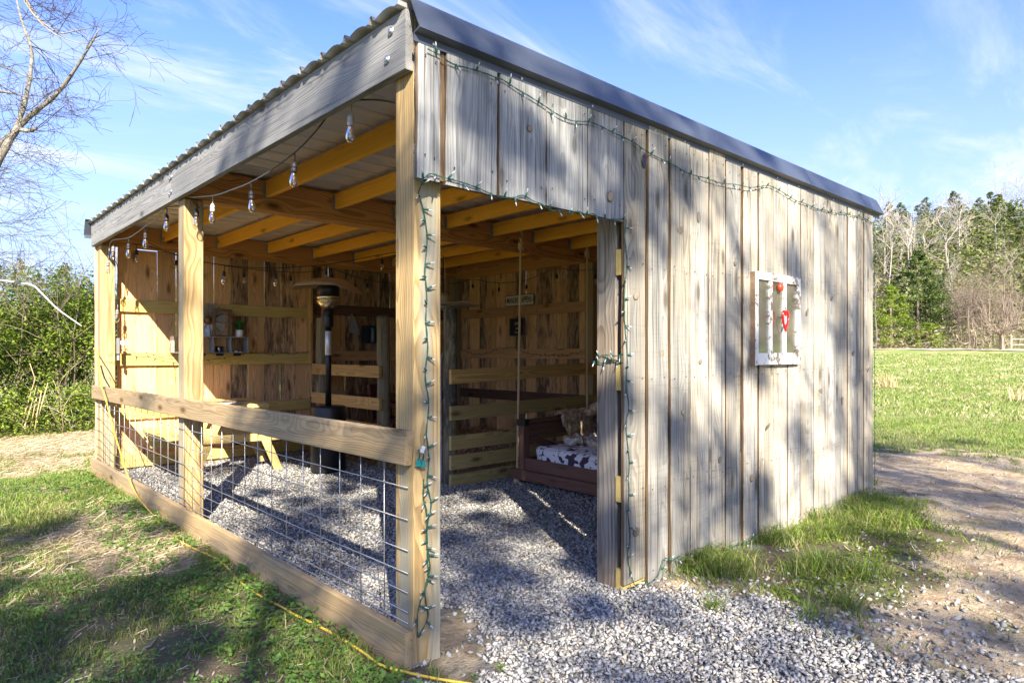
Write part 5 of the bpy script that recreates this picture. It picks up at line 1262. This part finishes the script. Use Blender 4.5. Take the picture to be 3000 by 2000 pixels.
# ================================================================== trees
def branches(rs, p, d, L, r, depth, out, droop=0., spread=.6, kids=4, wig=.12, minr=.003, shrink=.62, segs=5):
    pts = [p.copy()]; rad = [r]; q = p.copy(); dd = d.copy()
    for i in range(segs):
        dd = (dd+Vector((rs.gauss(0, wig), rs.gauss(0, wig), rs.gauss(0, wig)-droop))).normalized()
        q = q+dd*L/segs; pts.append(q.copy()); rad.append(max(r*(1-.65*(i+1)/segs), minr))
    out.append((pts, rad, depth))
    if depth <= 0: return
    for k in range(kids):
        i = rs.randint(1, segs); b_ = pts[i]; ax = Vector((rs.gauss(0, 1), rs.gauss(0, 1), rs.gauss(0, 1))); base = (pts[i]-pts[i-1]).normalized()
        nd = (base*(1-spread*.5)+(ax-base*ax.dot(base)).normalized()*spread).normalized()
        branches(rs, b_, nd, L*shrink*rs.uniform(.7, 1.2), rad[i]*.62, depth-1, out, droop, spread, kids, wig*1.1, minr, shrink, max(3, segs-1))
def treegeo(out, s_of=lambda d: 5):
    return joing([tubeg(p, r, s_of(d), False) for p, r, d in out])
def clumps(rs, centers, rad, per, size, up=.4, aspect=.55, squash=.7):
    n = len(centers); C = np.repeat(np.array([tuple(c) for c in centers]), per, 0); v = rs.randn(len(C), 3); v /= np.linalg.norm(v, axis=1)[:, None]
    v *= (rs.rand(len(C))**.45)[:, None]; v[:, 2] *= squash; rr = np.repeat(np.asarray(rad)*np.ones(n), per)
    return leafquads(C+v*rr[:, None], size, up, aspect, rs)

# -- mesh prototypes for the hillside (base at origin)
def make_pine(seed, H, R, mat, nclump=80, per=34, size=.30, low=.3):
    rs = np.random.RandomState(seed); rr = random.Random(seed)
    tv, tf = tubeg([(0, 0, -.5), (rr.uniform(-.1, .1), 0, H*.4), (rr.uniform(-.15, .15), .1, H*.8), (0, 0, H*.97)], [.16, .12, .07, .02], 6, False)
    cs = []; rad = []
    for k in range(nclump):
        f = rs.rand()**.8; z = H*(low+(1-low)*f); e = R*(1-f)**.6*(.35+.75*rs.rand()) + .12; a = rs.rand()*6.283
        cs.append((e*math.cos(a), e*math.sin(a), z+rs.randn()*.1)); rad.append(.28+.09*H*(1-f)*.8)
    return (tv, tf), clumps(rs, cs, rad, per, size, .3, .4, .55)
def make_bare(seed, H, spread=.55, nb=9):
    rr = random.Random(seed); out = []
    tr = [Vector((0, 0, -.5))]; x = y = 0
    for k in range(1, 8): x += rr.gauss(0, .12); y += rr.gauss(0, .12); tr.append(Vector((x, y, H*.9*k/7)))
    out.append((tr, [.15, .14, .12, .11, .09, .07, .05, .025], 3))
    for k in range(nb):
        i = rr.randint(3, 7); a = rr.uniform(0, 6.28); branches(rr, tr[i], Vector((math.cos(a)*spread, math.sin(a)*spread, .8)).normalized(), H*rr.uniform(.18, .34), .05, 2, out, 0, .6, 4, .12, .012, .6, 4)
    tw = []
    g_ = treegeo([o for o in out if o[2] >= 1], lambda d: 4)
    fine = [o for o in out if o[2] == 0]; P = []
    gv = treegeo(fine, lambda d: 3)
    return g_, gv
def put_tree(protos, idx, name, x, y, s, rz_, label, group, parts=('trunk', 'crown'), mats=None):
    z = float(height(x, y)); t = thing(name, label, 'tree', (x, y, z), rz_, group); M = WM[t] @ Matrix.Diagonal((s, s, s*R_.uniform(.92, 1.12), 1))
    pr = protos[idx]
    for k, pn in enumerate(parts):
        if isinstance(pr[k], bpy.types.Mesh): o = inst(pn, pr[k], t, M)
        else:
            v, f = pr[k]; o = mktri(pn, v, f, mats[k], t, M) if isinstance(v, np.ndarray) else mk(pn, v, f, mats[k], t, M); pr[k] = o.data
        if pn == 'twigs': o['kind'] = 'stuff'
    return t
pines = [list(make_pine(100+i, H, R, None, nc)) for i, (H, R, nc) in enumerate(((9, 2.3, 80), (11, 2.4, 95), (7.5, 2.2, 70), (10, 1.9, 70)))]
pines2 = [list(make_pine(140+i, H, R, None, nc, 34, .3, .15)) for i, (H, R, nc) in enumerate(((7, 2.4, 80), (8.5, 2.6, 90)))]
bares = [list(make_bare(200+i, H)) for i, H in enumerate((10, 12, 9, 11))]
CX0, CY0 = -1.55, -2.28
def polar(deg, R): a = math.radians(deg); return CX0+R*math.cos(a), CY0+R*math.sin(a)
rt = random.Random(31); cntp = 0
positions = []
for lo, hi, R0, R1, n_ in ((1, 27, 84, 150, 150), (68, 96, 84, 140, 46)):
    for k in range(n_):
        for tr_ in range(20):
            a = rt.uniform(lo, hi); R = math.sqrt(rt.uniform(R0**2, R1**2)); x, y = polar(a, R)
            if all((x-px_)**2+(y-py_)**2 > 4.2 for px_, py_ in positions): break
        positions.append((x, y)); u = rt.random(); side = 'right' if lo < 50 else 'left'
        if u < .52: put_tree(pines, rt.randrange(4), 'pine_tree', x, y, rt.uniform(.55, .82), rt.uniform(0, 6), 'dark green pine in the woods covering the hillside', 'pines on the wooded hillside', mats=(M_farbr, M_pine))
        elif u < .74: put_tree(pines2, rt.randrange(2), 'pine_tree', x, y, rt.uniform(.6, .95), rt.uniform(0, 6), 'light green young pine low in the hillside woods', 'young light green pines on the hillside', mats=(M_farbr, M_pinel))
        else: put_tree(bares, rt.randrange(4), 'bare_tree', x, y, rt.uniform(.6, .9), rt.uniform(0, 6), 'leafless pale grey tree among the pines on the hillside', 'leafless trees on the wooded hillside', parts=('trunk', 'twigs'), mats=(M_far, M_far))
sapl = [list(make_bare(260+i, H)) for i, H in enumerate((10, 12, 9, 11))]
# trunks crowding the edge of the wood
for k in range(70):
    a = rt.choice((rt.uniform(1, 13.3), rt.uniform(9.5, 13.3), rt.uniform(18.2, 26))); x, y = polar(a, rt.uniform(77, 86)); put_tree(sapl, rt.randrange(4), 'bare_tree', x, y, rt.uniform(.38, .62), rt.uniform(0, 6), 'thin leafless sapling at the edge of the wood behind the dirt track', 'bare saplings along the wood edge', parts=('trunk', 'twigs'), mats=(M_farbr, M_farbr))
# named individuals
bp_ = [list(make_pine(301, 9.6, 4.4, None, 190, 60, .26, .04))]; put_tree(bp_, 0, 'pine_tree', 78.5, 20.3, 1., 0, 'big broad dark pine at the foot of the hill, widest tree on the right', None, mats=(M_farbr, M_pine))
lm = [list(make_pine(302, 6.3, 2.9, None, 120, 70, .2, .03))]; put_tree(lm, 0, 'spring_tree', 74.3, 21.6, 1., 0, 'bright yellow-green leafy tree in front of the big dark pine', None, mats=(M_farbr, M_lime))
lm2 = [list(make_pine(303, 2.6, 2.2, None, 60, 60, .18, .03))]; put_tree(lm2, 0, 'spring_bush', 74.8, 18.3, 1., 0, 'low bright green bush at the right foot of the big pine', None, mats=(M_farbr, M_lime))
rr = random.Random(5); out = [([Vector((0, 0, -.2)), Vector((.05, 0, .9)), Vector((0, .05, 1.4))], [.22, .17, .14], 3)]
for k in range(9):
    a = k*.7; branches(rr, Vector((0, .05, 1.1+.03*k)), Vector((math.cos(a), math.sin(a), .95)).normalized(), 2.0, .07, 2, out, 0, .55, 5, .10, .012, .62, 5)
bt = thing('bare_tree', 'spreading leafless tree with a short trunk standing alone beside the dirt track', 'tree', (69.4, 11.2, float(height(69.4, 11.2))))
mk('trunk', *treegeo([o for o in out if o[2] > 0], lambda d: 5), M_farbr, bt, WM[bt]); mk('twigs', *treegeo([o for o in out if o[2] == 0], lambda d: 3), M_farbr, bt, WM[bt])['kind'] = 'stuff'
for i, (x, y, s) in enumerate(((96, 29.4, 1.18), (95.2, 28.3, 1.1), (95, 26.3, 1.12), (97, 21.8, 1.05))):
    put_tree(bares, i, 'bare_tree', x, y, s, i, ('tall pale leafless tree just right of the shed corner', 'second tall pale leafless tree right of the shed corner', 'tall forked leafless tree above the bright green tree', 'tall leafless tree with white limbs behind the right side of the big pine')[i], 'tall leafless trees above the big pine', parts=('trunk', 'twigs'), mats=(M_far, M_far))
# woodland floor and twig haze (nobody could count it)
def hillpts(n, lo, hi, R0, R1):
    a = np.radians(NP.uniform(lo, hi, n)); R = np.sqrt(NP.uniform(R0**2, R1**2, n)); return CX0+R*np.cos(a), CY0+R*np.sin(a)
gs = []
for (n_, lo, hi, R0, R1, hm, sz, asp) in ((34000, 0, 28, 76, 150, 2.4, .36, .35), (9000, 66, 98, 76, 140, 2.2, .34, .35), (16000, 0, 28, 76, 90, 2.2, .5, .10)):
    x, y = hillpts(n_, lo, hi, R0, R1); z = height(x, y)+NP.rand(n_)**1.6*hm; gs.append(leafquads(np.stack([x, y, z], 1), sz, .3, asp))
stuff('woodland_undergrowth', cat(gs), M_scrub)
x, y = hillpts(15000, 0, 28, 84, 148); v = leafquads(np.stack([x, y, height(x, y)+2+NP.rand(len(x))*5.5], 1), .75, .1, .05); stuff('twig_haze', v, M_twigf)
x, y = hillpts(60000, 0, 28, 86, 152); cl_ = (vnoise(x, y, .16, 91) > .30); x, y = x[cl_], y[cl_]
stuff('evergreen_undergrowth', leafquads(np.stack([x, y, height(x, y)+NP.rand(len(x))*6.], 1), .5, .4, .5), M_pinel)
# far fence right of the lone tree
ff = thing('pasture_fence', 'small grey wooden pasture fence at the right edge beside the dirt track', 'fence', (72, 10.5, float(height(72, 10.5))))
for k in range(9):
    x = 71.5+.35*k; y = 10.9-1.25*k; z = float(height(x, y)); plank('fence_post', (x, y, z-.1), (x, y, z+1.25), .12, .12, M_far, ff, up=(1, 0, 0))
    if k < 8:
        for h in (.45, .95): plank('fence_rail', (x, y, z+h), (x+.35, y-1.25, float(height(x+.35, y-1.25))+h), .1, .04, M_far, ff, up=(1, .28, 0))

# -- privet thicket left of the shed
labs = ['leftmost privet bush of the thicket with a pale limb leaning over it', 'dense privet bush behind the leaning pale limb', 'privet bush of the thicket left of the far shed corner', 'privet bush touching the far shed corner', 'privet bush mostly hidden behind the shed back wall', 'taller privet bush at the back of the thicket', 'far left privet bush at the edge of the view', 'privet bush seen only through the wall gaps', 'privet bush behind the right part of the back wall']
for i, (x, y, r, H) in enumerate(((-.95, 12.3, 1.15, 2.0), (-.15, 12.1, 1.1, 2.35), (.62, 11.9, 1.1, 2.75), (1.35, 11.6, 1.1, 2.7), (2.4, 11.6, 1.2, 2.8), (.5, 13.6, 1.4, 3.0), (-2.2, 12.8, 1.3, 2.2), (3.9, 12.0, 1.4, 2.9), (5.4, 12.2, 1.3, 2.7))):
    rs = np.random.RandomState(400+i); z0_ = float(height(x, y)); t = thing('privet_bush', labs[i], 'bush', (x, y, z0_), 0, 'privet thicket beside the shed')
    cs = []; rad = []
    for k in range(120):
        u = rs.randn(3); u /= np.linalg.norm(u); u[2] = abs(u[2])*1.0
        e = .55+.5*rs.rand(); zz = H*.5+(H*.5)*u[2]*e if rs.rand() < .6 else H*.55*rs.rand()
        cs.append((x+u[0]*r*e, y+u[1]*r*e, z0_+zz)); rad.append(.16+.18*rs.rand())
    v = clumps(rs, cs, rad, 120 if i < 6 else 60, .055, .5, .55, .8); mktri('foliage', v[0], v[1], M_priv, t)
    rr = random.Random(i); out = []
    for k in range(16):
        a = rr.uniform(0, 6.28); branches(rr, Vector((x+rr.uniform(-.3, .3), y+rr.uniform(-.3, .3), z0_)), Vector((math.cos(a)*.35, math.sin(a)*.35, 1)).normalized(), H*rr.uniform(.8, 1.25), .014, 1, out, 0, .6, 4, .12, .003)
    mk('stems', *treegeo(out, lambda d: 4), M_farbr, t)
for i, pts in enumerate(([(-.16, 10.85, 0), (-.11, 10.7, .4), (.0, 10.6, .9), (-.08, 10.5, 1.15)], [(-.07, 10.64, 0), (-.02, 10.5, .45), (.03, 10.45, .74)], [(-.05, 10.5, 0), (.04, 10.42, .4), (.13, 10.3, .85)], [(-.02, 10.5, 0), (.0, 10.4, .35), (.05, 10.35, .7)])):
    o = tube('dry_stalk', pts, [.012, .011, .008, .005][:len(pts)] if len(pts) == 4 else [.012, .01, .006], M_drystalk if 'M_drystalk' in globals() else M_broom, None, 5)
    tag(o, ('tallest pale dry stalk standing before the thicket', 'short pale dry stalk beside the tallest one', 'dry stalk leaning right in front of the thicket', 'thin dry stalk between the leaning ones')[i], 'dry stalk', 'dry stalks before the thicket')
rr = random.Random(77); out = []
for k in range(16):
    x = rr.uniform(-1.4, 1.1); y = 10.5+rr.uniform(-.1, .4); branches(rr, Vector((x, y, 0)), Vector((rr.uniform(-.6, .6), rr.uniform(-.5, .1), .8)).normalized(), rr.uniform(.5, 1.1), .007, 1, out, .06, .5, 3, .14, .002)
o = mk('bramble_stems', *treegeo(out, lambda d: 4), M_straw); o['kind'] = 'stuff'
n = 9000; x = NP.uniform(-2.6, 1.6, n); y = 10.35+np.abs(NP.randn(n))*.35; z = NP.rand(n)**1.5*.75
stuff('bramble_leaves', leafquads(np.stack([x, y, z+.02], 1), .05, .6, .6), M_priv)

# -- bare tree at the left edge, its limbs reaching into the view
lt = thing('bare_tree', 'lichen-covered leafless tree reaching in from the left edge of the view', 'tree', (-1.07, 10.06, 0))
rr = random.Random(12)
def V3(L): return [Vector(p) for p in L]
limbs = [(V3([(-1.07, 10.06, -.13), (-1.03, 10.03, 1.47), (-.87, 9.6, 3.18)]), [.12, .10, .07]),
         (V3([(-.87, 9.6, 3.18), (-.58, 9.06, 3.95), (-.42, 8.92, 4.33), (-.27, 8.78, 4.54), (-.01, 8.4, 4.82), (.18, 7.95, 5.17), (.33, 7.68, 5.52)]), [.062, .050, .042, .036, .027, .017, .008]),
         (V3([(-.42, 8.92, 4.33), (-.30, 8.94, 4.85), (-.23, 9.02, 5.49), (-.32, 9.24, 5.99), (-.39, 9.43, 6.52)]), [.036, .030, .022, .016, .010]),
         (V3([(-.68, 9.57, 4.02), (-.55, 9.31, 4.2), (-.44, 8.93, 4.33)]), [.04, .036, .03]), (V3([(-.42, 8.92, 4.37), (-.29, 8.79, 4.33), (-.22, 8.7, 4.36)]), [.032, .026, .022]),
         (V3([(-.44, 8.25, 5.98), (-.28, 8.1, 5.63), (-.1, 7.8, 5.38), (.06, 7.66, 5.40), (.37, 7.23, 5.44)]), [.016, .013, .010, .007, .003]),
         (V3([(-.49, 8.03, 5.87), (-.35, 7.9, 5.57), (-.15, 7.71, 5.31), (.17, 7.42, 5.16)]), [.014, .011, .008, .003]),
         (V3([(-1.0, 9.6, 5.4), (-.6, 9.0, 5.2), (-.3, 8.6, 5.0), (-.05, 8.3, 4.95)]), [.016, .012, .008, .004]),
         (V3([(-1.0, 9.4, 4.9), (-.62, 9.0, 4.85), (-.35, 8.7, 4.75), (-.1, 8.4, 4.55)]), [.014, .011, .008, .003])]
twg = []
for pts, rad in limbs:
    sp = smoothpts(pts, 5); rs_ = list(np.interp(np.linspace(0, 1, len(sp)), np.linspace(0, 1, len(rad)), rad))
    rs_ = [r*(1+.12*math.sin(i*2.1)) for i, r in enumerate(rs_)]
    mk('limb', *tubeg(sp, rs_, 9), M_bark, lt, None, True)
    if rad[0] > .1: continue
    for k in range(int(len(sp)*.8)):
        i = rr.randrange(1, len(sp)); dr = (Vector((rr.uniform(-.9, 1.), rr.uniform(-.8, .5), rr.uniform(-.5, .9)))).normalized()
        branches(rr, sp[i], dr, rr.uniform(.35, .8), min(.006, rs_[i]*.5), 2, twg, .03, .55, 3, .16, .0022, .62, 5)
mk('twigs', *treegeo(twg, lambda d: 4), M_twig, lt, None, True)['kind'] = 'stuff'
lt2 = thing('bare_tree', 'fine-twigged leafless tree filling the left edge above the privet thicket', 'tree', (-.65, 11.85, 0))
out = []; tw2 = []
branches(rr, Vector((-.65, 11.85, 0)), Vector((0, 0, 1)), 3.3, .05, 0, out)
for k in range(34):
    z = rr.uniform(2.4, 4.6); y = rr.uniform(10.6, 12); branches(rr, Vector((-.95+rr.uniform(0, .4), y, z)), Vector((rr.uniform(.4, 1.), rr.uniform(-.9, .1), rr.uniform(-.35, .45))).normalized(), rr.uniform(.6, 1.15), .007, 2, tw2, .02, .45, 4, .13, .0022, .6, 5)
mk('trunk', *treegeo(out, lambda d: 7), M_twig, lt2); mk('twigs', *treegeo(tw2, lambda d: 4), M_twig, lt2)['kind'] = 'stuff'
sp = smoothpts([(-.65, 11.17, 2.42), (-.41, 10.95, 2.46), (-.19, 10.61, 2.41), (-.04, 10.47, 2.37), (.05, 10.25, 2.23), (.21, 9.97, 1.99), (.44, 9.48, 1.72)], 5)
fl = mk('leaning_limb', *tubeg([(-.66, 11.3, .0)]+sp, [.03]+[.021*(1-.6*i/len(sp)) for i in range(len(sp))], 8), simple('white_birch_bark', (.42, .39, .34), .9, 0, .6, 18, bump=.4), None, None, True)
tag(fl, 'pale broken limb arching down over the privet thicket', 'limb')

# -- trees behind the viewer on the sunny side: they dapple the shed and the lawn
def shade_tree(name, label, base, H, crowns, seed, leaf=.10, trunk_r=.16, limbs_n=14, bare=0):
    rr = random.Random(seed); rs = np.random.RandomState(seed); bx, by = base; z = float(height(bx, by)); t = thing(name, label, 'tree', (bx, by, z), 0, 'trees behind the viewer that dapple the shed')
    top = Vector((bx+rr.uniform(-.4, .4), by, z+H)); tr = [Vector((bx, by, z-.2)), Vector((bx+.1, by, z+H*.35)), Vector((bx-.1, by+.1, z+H*.7)), top]; sp = smoothpts(tr, 5)
    rad = [trunk_r*(1-.8*i/len(sp)) for i in range(len(sp))]; out = [(sp, rad, 4)]
    for k in range(limbs_n):
        i = rr.randrange(5, len(sp)); a = rr.uniform(0, 6.28); branches(rr, sp[i], Vector((math.cos(a), math.sin(a), .45)).normalized(), rr.uniform(1.6, 3.2), rad[i]*.45, 2 if not bare else 3, out, 0, .55, 4, .12, .008, .62, 5)
    mk('trunk', *treegeo(out, lambda d: 5), M_bark, t)
    cs = []; rad_ = []; per = []
    for (cx_, cy_, cz, R, n_) in crowns:
        for k in range(int(n_*.66)):
            u = rs.randn(3); u /= np.linalg.norm(u); e = rs.rand()**.4; cs.append((cx_+u[0]*R*e, cy_+u[1]*R*e, cz+u[2]*R*e*.85)); rad_.append(.16+.38*rs.rand()**1.6)
    if cs: v = clumps(rs, cs, rad_, 100, leaf, .5, .6, .8); mktri('crown', v[0], v[1], M_priv, t)
shade_tree('shade_tree', 'leafy tree behind the viewer shading the near corner post and left lawn', (-6.6, -10.6), 10.5, [(-6.3, -10.8, 8.6, 3.4, 170), (-8.2, -9.6, 7.2, 2.3, 80), (-5.0, -9.6, 8.8, 2.4, 62)], 1)
shade_tree('shade_tree', 'leafy tree left of the viewer shading the lawn beside the fence', (-9.5, -8.0), 8.5, [(-9.0, -7.6, 7.0, 2.6, 150), (-8.6, -11.2, 8.6, 2.4, 70)], 2)
shade_tree('shade_tree', 'half-bare tree behind the viewer throwing streaks over the siding', (-3.6, -14.8), 13, [(-3.6, -14.5, 10.8, 3.0, 85)], 3, bare=1)
shade_tree('shade_tree', 'leafless tree behind the viewer casting trunk streaks over the dirt yard', (-.6, -15.5), 12, [(-.4, -15.2, 10.5, 2.4, 26)], 4, bare=1)
shade_tree('shade_tree', 'slim tree behind the viewer casting a trunk shadow near the far siding corner', (1.2, -9.5), 9, [(1.0, -9.6, 8.2, 1.6, 22)], 6, trunk_r=.09, bare=1)
